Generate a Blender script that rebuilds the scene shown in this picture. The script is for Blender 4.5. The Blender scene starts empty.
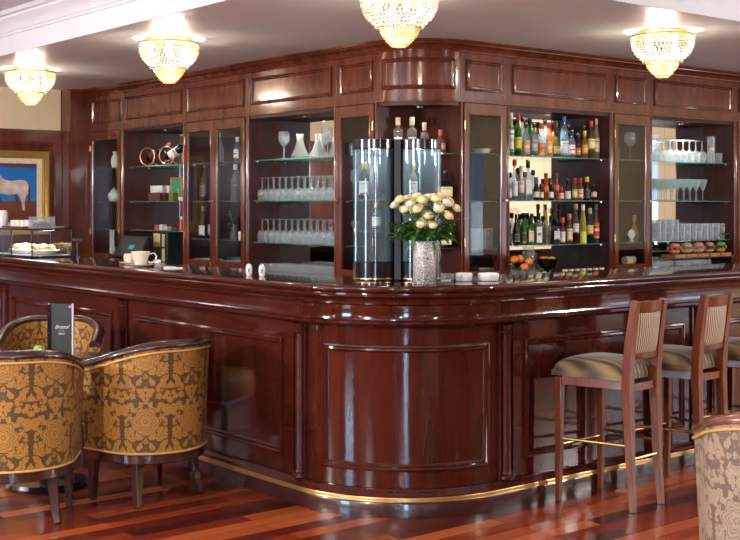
import bpy, math, random
from mathutils import Vector, Matrix
PI = math.pi
C = bpy.context.scene.collection
rnd = random.Random(7)

# ---------------------------------------------------------------- camera frame of the place
CAM = (-3.692, -4.425, 1.585)
FX, FY = 0.630, 0.7766            # viewing direction in plan
RX, RY = 0.7766, -0.630
def at(px, Y):                    # floor-plan point seen in column px at distance Y
    X = (px-370)/1200*Y
    return (CAM[0]+FX*Y+RX*X, CAM[1]+FY*Y+RY*X)
def on_x(px, x):                  # y of the point of column px on the plane x = const
    t = (px-370)/1200; l = (x-CAM[0])/(FX+t*RX)
    return CAM[1]+l*(FY+t*RY)
def on_y(px, y):
    t = (px-370)/1200; l = (y-CAM[1])/(FY+t*RY)
    return CAM[0]+l*(FX+t*RX)
def dist(x, y): return (x-CAM[0])*FX+(y-CAM[1])*FY
def zed(py, x, y): return CAM[2]+(205-py)/1200*dist(x, y)

# ---------------------------------------------------------------- materials
def newmat(name):
    m = bpy.data.materials.new(name); m.use_nodes = True
    nt = m.node_tree; nt.nodes.clear()
    out = nt.nodes.new('ShaderNodeOutputMaterial')
    return m, nt, out
def node(nt, t, **kw):
    n = nt.nodes.new(t)
    for k, v in kw.items():
        if k in n.inputs: n.inputs[k].default_value = v
        else: setattr(n, k, v)
    return n
def rgb(r, g, b):                 # sRGB 0-255 -> linear
    f = lambda c: (c/255/12.92 if c/255 <= .04045 else ((c/255+.055)/1.055)**2.4)
    return (f(r), f(g), f(b), 1)
def ramp(nt, stops, interp='LINEAR'):
    r = nt.nodes.new('ShaderNodeValToRGB'); cr = r.color_ramp; cr.interpolation = interp
    while len(cr.elements) < len(stops): cr.elements.new(.5)
    for e, (p, c) in zip(cr.elements, stops):
        e.position = p; e.color = c if len(c) == 4 else (*c, 1)
    return r
def math_(nt, op, a, b=None):
    n = nt.nodes.new('ShaderNodeMath'); n.operation = op
    for i, q in enumerate((a, b)):
        if q is None: continue
        if isinstance(q, (int, float)): n.inputs[i].default_value = q
        else: nt.links.new(q, n.inputs[i])
    return n.outputs[0]
def plain(name, col, rough=.5, metal=0, coat=0, bump=0, bscale=60, trans=0, emit=None, estr=0, var=.12):
    m, nt, out = newmat(name)
    b = node(nt, 'ShaderNodeBsdfPrincipled', Roughness=rough, Metallic=metal)
    b.inputs['Coat Weight'].default_value = coat
    b.inputs['Coat Roughness'].default_value = .08
    tc = node(nt, 'ShaderNodeTexCoord'); nz = node(nt, 'ShaderNodeTexNoise', Scale=bscale, Detail=3)
    nt.links.new(tc.outputs['Object'], nz.inputs['Vector'])
    c = Vector(col[:3])
    r = ramp(nt, [(.3, (*(c*(1-var)), 1)), (.7, (*(c*(1+var*.6)), 1))])
    nt.links.new(nz.outputs[0], r.inputs[0]); nt.links.new(r.outputs[0], b.inputs['Base Color'])
    if bump:
        bp = node(nt, 'ShaderNodeBump', Strength=bump, Distance=.004)
        nt.links.new(nz.outputs[0], bp.inputs['Height']); nt.links.new(bp.outputs[0], b.inputs['Normal'])
    if emit:
        b.inputs['Emission Color'].default_value = emit; b.inputs['Emission Strength'].default_value = estr
    nt.links.new(b.outputs[0], out.inputs[0])
    return m
def wood(name, dark, light, rough=.22, coat=.6, scale=(3, 3, .5), axis='Z', spec=.5):
    m, nt, out = newmat(name)
    b = node(nt, 'ShaderNodeBsdfPrincipled', Roughness=rough)
    b.inputs['Coat Weight'].default_value = coat; b.inputs['Coat Roughness'].default_value = .06
    b.inputs['Specular IOR Level'].default_value = spec
    tc = node(nt, 'ShaderNodeTexCoord'); mp = node(nt, 'ShaderNodeMapping')
    mp.inputs['Scale'].default_value = scale
    n1 = node(nt, 'ShaderNodeTexNoise', Scale=4, Detail=6, Roughness=.6, Distortion=.8)
    nt.links.new(tc.outputs['Object'], mp.inputs[0]); nt.links.new(mp.outputs[0], n1.inputs['Vector'])
    r = ramp(nt, [(.32, dark), (.7, light)])
    nt.links.new(n1.outputs[0], r.inputs[0]); nt.links.new(r.outputs[0], b.inputs['Base Color'])
    nt.links.new(b.outputs[0], out.inputs[0])
    return m
def glassy(name, tint, body=.12, bodycol=None, rough=.02, ior=1.5):
    """thin glass: tinted see-through, a little body colour, fresnel reflection"""
    m, nt, out = newmat(name)
    t = node(nt, 'ShaderNodeBsdfTransparent'); t.inputs[0].default_value = tint
    d = node(nt, 'ShaderNodeBsdfDiffuse'); d.inputs[0].default_value = bodycol or tint
    tl = node(nt, 'ShaderNodeBsdfTranslucent'); tl.inputs[0].default_value = bodycol or tint
    a = node(nt, 'ShaderNodeMixShader'); a.inputs[0].default_value = .5
    nt.links.new(d.outputs[0], a.inputs[1]); nt.links.new(tl.outputs[0], a.inputs[2])
    m1 = node(nt, 'ShaderNodeMixShader'); m1.inputs[0].default_value = body
    nt.links.new(t.outputs[0], m1.inputs[1]); nt.links.new(a.outputs[0], m1.inputs[2])
    g = node(nt, 'ShaderNodeBsdfGlossy', Roughness=rough); g.inputs[0].default_value = (1, 1, 1, 1)
    fr = node(nt, 'ShaderNodeFresnel', IOR=ior)
    m2 = node(nt, 'ShaderNodeMixShader')
    ge = node(nt, 'ShaderNodeNewGeometry')
    nt.links.new(math_(nt, 'MULTIPLY', fr.outputs[0], math_(nt, 'SUBTRACT', 1, ge.outputs['Backfacing'])), m2.inputs[0]); nt.links.new(m1.outputs[0], m2.inputs[1]); nt.links.new(g.outputs[0], m2.inputs[2])
    nt.links.new(m2.outputs[0], out.inputs[0])
    return m
def damask(name, ground, figure, tile=(.27, .34), rough=.55):
    m, nt, out = newmat(name)
    b = node(nt, 'ShaderNodeBsdfPrincipled', Roughness=rough)
    b.inputs['Sheen Weight'].default_value = .05
    tc = node(nt, 'ShaderNodeTexCoord'); sp = node(nt, 'ShaderNodeSeparateXYZ')
    nz = node(nt, 'ShaderNodeTexNoise', Scale=16, Detail=2)
    U0 = None
    nt.links.new(tc.outputs['UV'], sp.inputs[0])
    u = math_(nt, 'DIVIDE', sp.outputs[0], tile[0]); v = math_(nt, 'DIVIDE', sp.outputs[1], tile[1])
    # half-drop repeat, mirrored about each medallion
    du = math_(nt, 'MULTIPLY', math_(nt, 'PINGPONG', u, .5), tile[0])
    dv = math_(nt, 'MULTIPLY', math_(nt, 'SUBTRACT', math_(nt, 'FRACT', v), .5), tile[1])
    cb = node(nt, 'ShaderNodeCombineXYZ')
    nt.links.new(du, cb.inputs[0]); nt.links.new(math_(nt, 'MULTIPLY', dv, 1.0), cb.inputs[1])
    nt.links.new(cb.outputs[0], nz.inputs['Vector'])
    # warp for leafy outlines
    nz2 = node(nt, 'ShaderNodeTexNoise', Scale=45, Detail=2)
    nt.links.new(cb.outputs[0], nz2.inputs['Vector'])
    wa = node(nt, 'ShaderNodeVectorMath', operation='SCALE'); wa.inputs['Scale'].default_value = .026
    nt.links.new(nz2.outputs['Color'], wa.inputs[0])
    ad = node(nt, 'ShaderNodeVectorMath', operation='ADD')
    nt.links.new(cb.outputs[0], ad.inputs[0]); nt.links.new(wa.outputs[0], ad.inputs[1])
    vo = node(nt, 'ShaderNodeTexVoronoi', Scale=33); nt.links.new(ad.outputs[0], vo.inputs['Vector'])
    ve = node(nt, 'ShaderNodeTexVoronoi', Scale=60, feature='DISTANCE_TO_EDGE'); nt.links.new(ad.outputs[0], ve.inputs['Vector'])
    leaf = math_(nt, 'LESS_THAN', vo.outputs['Distance'], .56)
    vein = math_(nt, 'MULTIPLY', math_(nt, 'GREATER_THAN', ve.outputs['Distance'], .05), .55)
    leafv = math_(nt, 'MULTIPLY', leaf, math_(nt, 'ADD', vein, .45))
    # six-petalled medallion
    r = math_(nt, 'SQRT', math_(nt, 'ADD', math_(nt, 'MULTIPLY', du, du), math_(nt, 'MULTIPLY', dv, dv)))
    ang = math_(nt, 'ARCTAN2', dv, du)
    pet = math_(nt, 'ADD', 1, math_(nt, 'MULTIPLY', math_(nt, 'COSINE', math_(nt, 'MULTIPLY', ang, 6)), .17))
    R = math_(nt, 'DIVIDE', r, pet)
    rp = ramp(nt, [(0, (1, 1, 1)), (.10, (.1, .1, .1)), (.16, (.9, .9, .9)), (.40, (.15, .15, .15)), (.46, (1, 1, 1)), (.56, (.2, .2, .2)), (.62, (.85, .85, .85)), (.84, (.1, .1, .1)), (.90, (1, 1, 1)), (1, (0, 0, 0))], 'CONSTANT')
    nt.links.new(math_(nt, 'DIVIDE', R, .075), rp.inputs[0])
    inside = math_(nt, 'LESS_THAN', R, .074)
    mx = node(nt, 'ShaderNodeMix', data_type='FLOAT')
    nt.links.new(inside, mx.inputs[0]); nt.links.new(leafv, mx.inputs[2]); nt.links.new(rp.outputs[0], mx.inputs[3])
    # weave
    nf = node(nt, 'ShaderNodeTexNoise', Scale=700, Detail=1); nt.links.new(tc.outputs['UV'], nf.inputs['Vector'])
    cm = node(nt, 'ShaderNodeMix', data_type='RGBA'); cm.inputs[6].default_value = ground; cm.inputs[7].default_value = figure
    nt.links.new(mx.outputs[0], cm.inputs[0])
    hv = node(nt, 'ShaderNodeHueSaturation'); nt.links.new(cm.outputs[2], hv.inputs['Color'])
    nt.links.new(math_(nt, 'ADD', math_(nt, 'MULTIPLY', nf.outputs[0], .5), .75), hv.inputs['Value'])
    nt.links.new(hv.outputs[0], b.inputs['Base Color'])
    bp = node(nt, 'ShaderNodeBump', Strength=.25, Distance=.002); nt.links.new(mx.outputs[0], bp.inputs['Height'])
    nt.links.new(bp.outputs[0], b.inputs['Normal'])
    nt.links.new(b.outputs[0], out.inputs[0])
    return m
def stripes(name, cols, scale, direction='X', rough=.6):
    m, nt, out = newmat(name)
    b = node(nt, 'ShaderNodeBsdfPrincipled', Roughness=rough); b.inputs['Sheen Weight'].default_value = .3
    tc = node(nt, 'ShaderNodeTexCoord'); w = node(nt, 'ShaderNodeTexWave', Scale=scale, Distortion=.6, bands_direction=direction)
    w.inputs['Detail'].default_value = 1
    nt.links.new(tc.outputs['Object'], w.inputs['Vector'])
    r = ramp(nt, cols); nt.links.new(w.outputs[0], r.inputs[0]); nt.links.new(r.outputs[0], b.inputs['Base Color'])
    bp = node(nt, 'ShaderNodeBump', Strength=.3, Distance=.003); nt.links.new(w.outputs[0], bp.inputs['Height']); nt.links.new(bp.outputs[0], b.inputs['Normal'])
    nt.links.new(b.outputs[0], out.inputs[0])
    return m

M = {}
M['wood'] = wood('mahogany_lacquer', (.074, .0163, .0082, 1), (.155, .0395, .0185, 1), rough=.13, coat=.3)
M['wood_bar'] = wood('mahogany_bar_front', (.034, .0055, .0040, 1), (.068, .0118, .0075, 1), rough=.085, coat=.2)
M['wood_chair'] = wood('dark_chair_wood', (.022, .0065, .006, 1), (.05, .014, .010, 1), rough=.25)
M['wood_stool'] = wood('stool_wood', (.085, .0195, .0075, 1), (.19, .048, .0155, 1), rough=.28, scale=(8, 8, 1.2))
M['wood_rail'] = wood('light_rail_wood', (.12, .040, .022, 1), (.22, .085, .045, 1), rough=.25)
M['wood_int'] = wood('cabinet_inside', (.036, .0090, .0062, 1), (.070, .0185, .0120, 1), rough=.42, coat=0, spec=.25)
M['board'] = wood('oak_board', rgb(140, 88, 45), rgb(190, 130, 70), rough=.5, coat=0)
M['gilt'] = plain('gilt_moulding', (.42, .23, .075), .28, .6, .2)
M['brass'] = plain('polished_brass', (.62, .42, .16), .25, 1)
M['gold'] = plain('gold_leaf', (.62, .36, .10), .35, .75, bump=.2, bscale=90)
M['copper'] = plain('copper_wire', (.65, .27, .13), .3, .9)
M['chrome'] = plain('chrome', (.7, .7, .72), .12, 1)
M['black'] = plain('black_gloss', (.008, .008, .009), .15, 0, .5)
M['blackmatt'] = plain('black_matt', (.012, .012, .013), .45)
M['slate'] = plain('slate_card', (.011, .013, .015), .5)
M['white'] = plain('white_ceramic', (.78, .76, .72), .15, 0, .6, var=.03)
M['ivory'] = plain('ivory_ceramic', (.72, .66, .52), .18, 0, .6, var=.04)
M['paper'] = plain('paper', (.72, .72, .70), .7, var=.04)
M['cream_wall'] = plain('cream_wall_paint', rgb(216, 198, 166), .7, bump=.1, bscale=200, var=.04)
M['ceiling'] = plain('grey_ceiling_paint', (.80, .82, .86), .45, 0, .08, var=.03, bscale=2)
[n for n in M['ceiling'].node_tree.nodes if n.type == 'BSDF_PRINCIPLED'][0].inputs['Specular IOR Level'].default_value = .3
M['white_paint'] = plain('white_ceiling_paint', (.70, .74, .79), .6, var=.03, bscale=5)
M['linen'] = plain('painting_liner', rgb(222, 205, 172), .7)
M['teal'] = plain('teal_sticker', (.02, .45, .5), .4)
M['red'] = plain('red_plastic', (.5, .03, .02), .35)
M['bread'] = plain('bread_crust', (.50, .26, .09), .7, bump=.4, bscale=80)
M['ham'] = plain('pink_ham', (.62, .20, .16), .45, bump=.3, bscale=60)
M['lettuce'] = plain('green_leaf_food', (.16, .30, .06), .45, bump=.4, bscale=60)
M['leaf'] = plain('rose_leaf', (.055, .16, .018), .38, var=.4, bscale=25)
M['leaf_pale'] = plain('pale_leaf', (.34, .42, .06), .4, var=.3, bscale=25)
M['stem'] = plain('rose_stem', (.07, .16, .03), .5)
M['rose'] = plain('rose_petal', (.95, .83, .46), .5, var=.12, bscale=30)
M['rose_cream'] = plain('rose_petal_cream', (.95, .89, .64), .5, var=.10, bscale=30)
M['orange'] = plain('orange_peel', (.80, .22, .015), .4, bump=.3, bscale=220)
M['lemon'] = plain('lemon_peel', (.80, .52, .03), .4, bump=.3, bscale=200)
M['lime'] = plain('lime_peel', (.16, .32, .03), .4, bump=.3, bscale=200)
M['cactus'] = plain('succulent', (.30, .48, .06), .5, bump=.5, bscale=120)
M['damask'] = damask('gold_damask', (.078, .037, .008, 1), (.38, .178, .024, 1))
M['damask_taupe'] = damask('taupe_damask', (.15, .10, .075, 1), (.36, .275, .19, 1), tile=(.27, .40))
M['piping'] = plain('gold_piping', (.58, .36, .11), .5, bump=.3, bscale=400)
M['seat_fabric'] = stripes('striped_seat', [(0, (.040, .022, .010)), (.45, (.12, .072, .027)), (1, (.25, .165, .068))], 9.0)
M['back_fabric'] = stripes('striped_back', [(0, (.07, .028, .018)), (.5, (.26, .16, .10)), (1, (.60, .48, .33))], 24.0)
M['glass'] = glassy('clear_drinking_glass', (.96, .98, .99, 1), .20, (.92, .97, 1, 1))
M['crystal'] = glassy('cut_crystal', (.95, .97, .97, 1), .10, (.94, .96, .96, 1))
M['pane'] = glassy('cabinet_pane', (.93, .95, .95, 1), .0, ior=1.45, rough=.01)
M['cooler_glass'] = glassy('curved_cooler_glass', (.76, .90, .95, 1), .09, (.45, .75, .88, 1), rough=.02, ior=1.6)
M['shelf_glass'] = glassy('green_shelf_glass', (.70, .90, .86, 1), .35, (.25, .62, .56, 1), rough=.03)
def mirror():
    m, nt, out = newmat('cabinet_mirror')
    g = node(nt, 'ShaderNodeBsdfGlossy', Roughness=.012); g.inputs[0].default_value = (.66, .66, .65, 1)
    nt.links.new(g.outputs[0], out.inputs[0]); return m
M['mirror'] = mirror()
def crystal_beads(name, tint):
    m, nt, out = newmat(name)
    t = node(nt, 'ShaderNodeBsdfTranslucent'); t.inputs[0].default_value = tint
    d = node(nt, 'ShaderNodeBsdfTransparent'); d.inputs[0].default_value = (1, .93, .82, 1)
    g = node(nt, 'ShaderNodeBsdfGlossy', Roughness=.08); g.inputs[0].default_value = (1, .95, .85, 1)
    a = node(nt, 'ShaderNodeMixShader'); a.inputs[0].default_value = .3
    nt.links.new(t.outputs[0], a.inputs[1]); nt.links.new(d.outputs[0], a.inputs[2])
    b = node(nt, 'ShaderNodeMixShader'); b.inputs[0].default_value = .22
    nt.links.new(a.outputs[0], b.inputs[1]); nt.links.new(g.outputs[0], b.inputs[2])
    nt.links.new(b.outputs[0], out.inputs[0]); return m
M['bead'] = crystal_beads('chandelier_crystal', (.52, .50, .46, 1))
M['bead_amber'] = crystal_beads('amber_crystal', (.42, .30, .15, 1))
M['bulb'] = plain('lit_bulb', (1, .8, .5), .4, emit=(1, .74, .42, 1), estr=9)
def floor_mat():
    m, nt, out = newmat('jatoba_planks')
    b = node(nt, 'ShaderNodeBsdfPrincipled', Roughness=.24)
    b.inputs['Specular IOR Level'].default_value = .4
    b.inputs['Coat Weight'].default_value = .15; b.inputs['Coat Roughness'].default_value = .07
    tc = node(nt, 'ShaderNodeTexCoord')
    br = node(nt, 'ShaderNodeTexBrick', Scale=1.0); br.offset = .37; br.squash = 1
    br.inputs['Brick Width'].default_value = .95; br.inputs['Row Height'].default_value = .105
    br.inputs['Mortar Size'].default_value = .0012; br.inputs['Mortar Smooth'].default_value = .1
    br.inputs['Color1'].default_value = (0, 0, 0, 1); br.inputs['Color2'].default_value = (1, 1, 1, 1); br.inputs['Mortar'].default_value = (.3, .3, .3, 1)
    nt.links.new(tc.outputs['Object'], br.inputs['Vector'])
    mp = node(nt, 'ShaderNodeMapping'); mp.inputs['Scale'].default_value = (1.2, 22, 1)
    nt.links.new(tc.outputs['Object'], mp.inputs[0])
    nz = node(nt, 'ShaderNodeTexNoise', Scale=3, Detail=6, Distortion=.6); nt.links.new(mp.outputs[0], nz.inputs['Vector'])
    s = math_(nt, 'ADD', math_(nt, 'MULTIPLY', br.outputs[0], .80), math_(nt, 'MULTIPLY', nz.outputs[0], .32))
    r = ramp(nt, [(.12, (.030, .004, .003)), (.40, (.105, .013, .006)), (.66, (.26, .033, .009)), (1, (.46, .115, .032))])
    nt.links.new(s, r.inputs[0])
    mo = node(nt, 'ShaderNodeMix', data_type='RGBA'); mo.inputs[7].default_value = (.02, .005, .003, 1)
    nt.links.new(br.outputs['Fac'], mo.inputs[0]); nt.links.new(r.outputs[0], mo.inputs[6])
    nt.links.new(mo.outputs[2], b.inputs['Base Color'])
    nt.links.new(b.outputs[0], out.inputs[0]); return m
M['floor'] = floor_mat()
def vase_mat():
    m, nt, out = newmat('silver_crackle')
    b = node(nt, 'ShaderNodeBsdfPrincipled', Roughness=.3, Metallic=.15)
    tc = node(nt, 'ShaderNodeTexCoord'); v = node(nt, 'ShaderNodeTexVoronoi', Scale=95, feature='DISTANCE_TO_EDGE')
    v2 = node(nt, 'ShaderNodeTexVoronoi', Scale=95)
    nt.links.new(tc.outputs['Object'], v.inputs['Vector']); nt.links.new(tc.outputs['Object'], v2.inputs['Vector'])
    r = ramp(nt, [(0, (.05, .045, .035)), (.05, (.16, .145, .11)), (.12, (.56, .53, .40)), (.5, (.78, .74, .58))])
    nt.links.new(v.outputs['Distance'], r.inputs[0])
    mu = node(nt, 'ShaderNodeMix', data_type='RGBA', blend_type='MULTIPLY'); mu.inputs[0].default_value = .55
    nt.links.new(r.outputs[0], mu.inputs[6]); nt.links.new(v2.outputs['Color'], mu.inputs[7]); 
    hs = node(nt, 'ShaderNodeHueSaturation'); hs.inputs['Saturation'].default_value = .25; hs.inputs['Value'].default_value = 1.2
    nt.links.new(mu.outputs[2], hs.inputs['Color']); nt.links.new(hs.outputs[0], b.inputs['Base Color'])
    bp = node(nt, 'ShaderNodeBump', Strength=.6, Distance=.003); nt.links.new(v.outputs['Distance'], bp.inputs['Height']); nt.links.new(bp.outputs[0], b.inputs['Normal'])
    nt.links.new(b.outputs[0], out.inputs[0]); return m
M['vase'] = vase_mat()
def canvas_mat():
    m, nt, out = newmat('painted_canvas')
    b = node(nt, 'ShaderNodeBsdfPrincipled', Roughness=.55)
    tc = node(nt, 'ShaderNodeTexCoord'); sp = node(nt, 'ShaderNodeSeparateXYZ'); nt.links.new(tc.outputs['Object'], sp.inputs[0])
    nz = node(nt, 'ShaderNodeTexNoise', Scale=14, Detail=4); nt.links.new(tc.outputs['Object'], nz.inputs['Vector'])
    h = math_(nt, 'ADD', sp.outputs[2], math_(nt, 'MULTIPLY', math_(nt, 'SUBTRACT', nz.outputs[0], .5), .06))
    r = ramp(nt, [(0, rgb(84, 48, 36)), (.30, rgb(120, 66, 42)), (.345, rgb(104, 74, 62)), (.36, rgb(34, 122, 190)), (.86, rgb(26, 108, 186)), (.9, rgb(92, 52, 50)), (1, rgb(100, 56, 50))])
    nt.links.new(math_(nt, 'DIVIDE', h, .6), r.inputs[0]); nt.links.new(r.outputs[0], b.inputs['Base Color'])
    nt.links.new(b.outputs[0], out.inputs[0]); return m
M['canvas'] = canvas_mat()
M['horse'] = plain('painted_horse', rgb(214, 192, 180), .55, var=.30, bscale=12)
M['horse_dark'] = plain('painted_horse_dark', rgb(92, 60, 54), .55, var=.3, bscale=20)
_mc = {}
def col(r, g, b, rough=.4, metal=0):
    k = (r, g, b, rough, metal)
    if k not in _mc: _mc[k] = plain('paint_%d_%d_%d' % (r, g, b), rgb(r, g, b), rough, metal, .2, var=.06)
    return _mc[k]
def gl(r, g, b, body=.3):
    k = ('g', r, g, b, body)
    if k not in _mc:
        c = rgb(r, g, b); t = tuple(min(1, q**.55) for q in c[:3])+(1,)
        _mc[k] = glassy('bottle_glass_%d_%d_%d' % (r, g, b), t, body, c, rough=.03)
    return _mc[k]
def label_mat(c1, c2, c3):
    """printed paper: ground colour, a band and a small block of print"""
    k = ('l', c1, c2, c3)
    if k in _mc: return _mc[k]
    m, nt, out = newmat('bottle_label')
    b = node(nt, 'ShaderNodeBsdfPrincipled', Roughness=.5)
    tc = node(nt, 'ShaderNodeTexCoord'); sp = node(nt, 'ShaderNodeSeparateXYZ'); nt.links.new(tc.outputs['UV'], sp.inputs[0])
    r = ramp(nt, [(0, rgb(*c2)), (.14, rgb(*c1)), (.45, rgb(*c3)), (.62, rgb(*c1)), (.78, rgb(*c2)), (.84, rgb(*c1))], 'CONSTANT')
    nt.links.new(sp.outputs[1], r.inputs[0]); 
    inx = math_(nt, 'LESS_THAN', math_(nt, 'ABSOLUTE', math_(nt, 'SUBTRACT', sp.outputs[0], .5)), .34)
    mx = node(nt, 'ShaderNodeMix', data_type='RGBA'); mx.inputs[6].default_value = rgb(*c1)
    nt.links.new(inx, mx.inputs[0]); nt.links.new(r.outputs[0], mx.inputs[7]); nt.links.new(mx.outputs[2], b.inputs['Base Color'])
    nt.links.new(b.outputs[0], out.inputs[0]); _mc[k] = m
    return m

# ---------------------------------------------------------------- mesh building
class MB:
    def __init__(s): s.v = []; s.f = []; s.uv = {}
    def add(s, vs, fs):
        b = len(s.v); s.v += [tuple(q) for q in vs]; s.f += [tuple(b+i for i in f) for f in fs]; return b
    def box(s, x0, x1, y0, y1, z0, z1, mtx=None):
        vs = [(x, y, z) for z in (z0, z1) for y in (y0, y1) for x in (x0, x1)]
        if mtx is not None: vs = [mtx @ Vector(q) for q in vs]
        s.add(vs, [(0, 2, 3, 1), (4, 5, 7, 6), (0, 1, 5, 4), (1, 3, 7, 5), (3, 2, 6, 7), (2, 0, 4, 6)]); return s
    def lathe(s, prof, n=24, c=(0, 0, 0), mtx=None, cap=True, sx=1, sy=1):
        vs = []; k = len(prof)
        for r, z in prof:
            for i in range(n):
                a = 2*PI*i/n; vs.append((c[0]+r*math.cos(a)*sx, c[1]+r*math.sin(a)*sy, c[2]+z))
        if mtx is not None: vs = [mtx @ Vector(q) for q in vs]
        fs = [(j*n+i, j*n+(i+1) % n, (j+1)*n+(i+1) % n, (j+1)*n+i) for j in range(k-1) for i in range(n)]
        if cap:
            if prof[0][0] > 1e-5: fs.append(tuple(reversed(range(n))))
            if prof[-1][0] > 1e-5: fs.append(tuple((k-1)*n+i for i in range(n)))
        s.add(vs, fs); return s
    def tube(s, pts, r, n=8, closed=False, flat=1.0, up=None, cap=True):
        P = [Vector(p) for p in pts]; m = len(P)
        rr = r if isinstance(r, (list, tuple)) else [r]*m
        vs = []; prev = None
        for i in range(m):
            if closed: t = P[(i+1) % m]-P[i-1]
            else: t = P[min(i+1, m-1)]-P[max(i-1, 0)]
            t.normalize()
            if up is not None: a = Vector(up)
            elif prev is None: a = Vector((0, 0, 1)) if abs(t.z) < .9 else Vector((1, 0, 0))
            else: a = prev
            a = (a-t*a.dot(t))
            if a.length < 1e-6: a = t.orthogonal()
            a.normalize(); prev = a; b = t.cross(a)
            off = PI/4 if n == 4 else 0
            k = 1.414 if n == 4 else 1
            for j in range(n):
                q = 2*PI*j/n+off
                vs.append(P[i]+(a*math.cos(q)*flat+b*math.sin(q))*rr[i]*k)
        fs = []
        for i in range(m if closed else m-1):
            i2 = (i+1) % m
            for j in range(n): fs.append((i*n+j, i*n+(j+1) % n, i2*n+(j+1) % n, i2*n+j))
        if cap and not closed: fs += [tuple(reversed(range(n))), tuple((m-1)*n+j for j in range(n))]
        s.add(vs, fs); return s
    def prism(s, poly, z0, z1, mtx=None):
        n = len(poly); vs = [(x, y, z0) for x, y in poly]+[(x, y, z1) for x, y in poly]
        if mtx is not None: vs = [mtx @ Vector(q) for q in vs]
        s.add(vs, [tuple(reversed(range(n))), tuple(range(n, 2*n))]+[(i, (i+1) % n, n+(i+1) % n, n+i) for i in range(n)]); return s
    def grid(s, fn, nu, nv, closed_u=False, uv=True):
        b = len(s.v)
        for j in range(nv+1):
            for i in range(nu+1): s.v.append(tuple(fn(i/nu, j/nv)))
        for j in range(nv):
            for i in range(nu):
                q = (b+j*(nu+1)+i, b+j*(nu+1)+i+1, b+(j+1)*(nu+1)+i+1, b+(j+1)*(nu+1)+i)
                s.f.append(q)
                if uv is True: s.uv[len(s.f)-1] = [(i/nu, j/nv), ((i+1)/nu, j/nv), ((i+1)/nu, (j+1)/nv), (i/nu, (j+1)/nv)]
                elif uv: s.uv[len(s.f)-1] = [uv(i/nu, j/nv), uv((i+1)/nu, j/nv), uv((i+1)/nu, (j+1)/nv), uv(i/nu, (j+1)/nv)]
        return s
    def ball(s, c, r, n=12, m=8, sc=(1, 1, 1), mtx=None):
        prof = [(max(1e-6, r*math.sin(PI*k/m)), -r*math.cos(PI*k/m)) for k in range(m+1)]
        vs = []
        for pr, pz in prof:
            for i in range(n):
                a = 2*PI*i/n; q = Vector((pr*math.cos(a)*sc[0], pr*math.sin(a)*sc[1], pz*sc[2]))
                if mtx is not None: q = mtx @ q
                vs.append((c[0]+q[0], c[1]+q[1], c[2]+q[2]))
        s.add(vs, [(j*n+i, j*n+(i+1) % n, (j+1)*n+(i+1) % n, (j+1)*n+i) for j in range(m) for i in range(n)]); return s
    def sweep(s, prof, stops, mp, closed=True):
        n = len(prof); b = len(s.v)
        for q in stops:
            for d, z in prof: s.v.append(tuple(mp(q, d, z)))
        m = len(stops)
        for i in range(m-1):
            for j in range(n if closed else n-1):
                j2 = (j+1) % n
                s.f.append((b+i*n+j, b+(i+1)*n+j, b+(i+1)*n+j2, b+i*n+j2))
        if closed:
            s.f.append(tuple(b+j for j in range(n))); s.f.append(tuple(b+(m-1)*n+j for j in reversed(range(n))))
        return s
    def frame(s, s0, s1, z0, z1, prof, mp, nseg=1):
        """mitred moulding: prof = [(inset, d)] from outer edge inwards"""
        loop = []
        for i in range(nseg): loop.append((0, i/nseg))
        corner = []
        def ring(i, e):
            a0, a1, b0, b1 = s0+i, s1-i, z0+i, z1-i
            pts = []
            for k in range(nseg): pts.append((a0+(a1-a0)*k/nseg, b0))
            pts.append((a1, b0))
            for k in range(nseg): pts.append((a1+(a0-a1)*k/nseg, b1))
            pts.append((a0, b1))
            return [mp(u, e, w) for u, w in pts]
        b = len(s.v); n = 2*nseg+2
        for i, e in prof: s.v += [tuple(q) for q in ring(i, e)]
        for j in range(len(prof)-1):
            for k in range(n): s.f.append((b+j*n+k, b+j*n+(k+1) % n, b+(j+1)*n+(k+1) % n, b+(j+1)*n+k))
        return s
    def build(s, name, mat, parent=None, loc=(0, 0, 0), rotz=0, bevel=0, flat=False, angle=38, sub=0):
        me = bpy.data.meshes.new(name); me.from_pydata(s.v, [], s.f); me.validate(clean_customdata=False)
        if s.uv:
            ul = me.uv_layers.new(name='UVMap')
            for p in me.polygons:
                q = s.uv.get(p.index)
                if q:
                    for li, w in zip(p.loop_indices, q): ul.data[li].uv = w
        for m in (mat if isinstance(mat, (list, tuple)) else [mat]): me.materials.append(m)
        import bmesh
        bm = bmesh.new(); bm.from_mesh(me); bmesh.ops.recalc_face_normals(bm, faces=bm.faces); bm.to_mesh(me); bm.free()
        if not flat:
            me.polygons.foreach_set('use_smooth', [True]*len(me.polygons))
            me.set_sharp_from_angle(angle=math.radians(angle))
        o = bpy.data.objects.new(name, me); C.objects.link(o)
        if parent is not None: o.parent = parent
        o.location = loc; o.rotation_euler = (0, 0, rotz)
        if bevel:
            bv = o.modifiers.new('edges', 'BEVEL'); bv.width = bevel; bv.segments = 2; bv.limit_method = 'ANGLE'; bv.angle_limit = math.radians(50)
        if sub:
            sm = o.modifiers.new('soft', 'SUBSURF'); sm.levels = sub; sm.render_levels = sub
        return o
def tag(o, label, cat, group=None):
    o['label'] = label; o['category'] = cat
    if group: o['group'] = group
    return o
def empty(name, label, cat, loc=(0, 0, 0), rotz=0, group=None):
    o = bpy.data.objects.new(name, None); C.objects.link(o); o.empty_display_size = .1
    o.location = loc; o.rotation_euler = (0, 0, rotz)
    return tag(o, label, cat, group)
def struct(o): o['kind'] = 'structure'; return o
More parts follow.
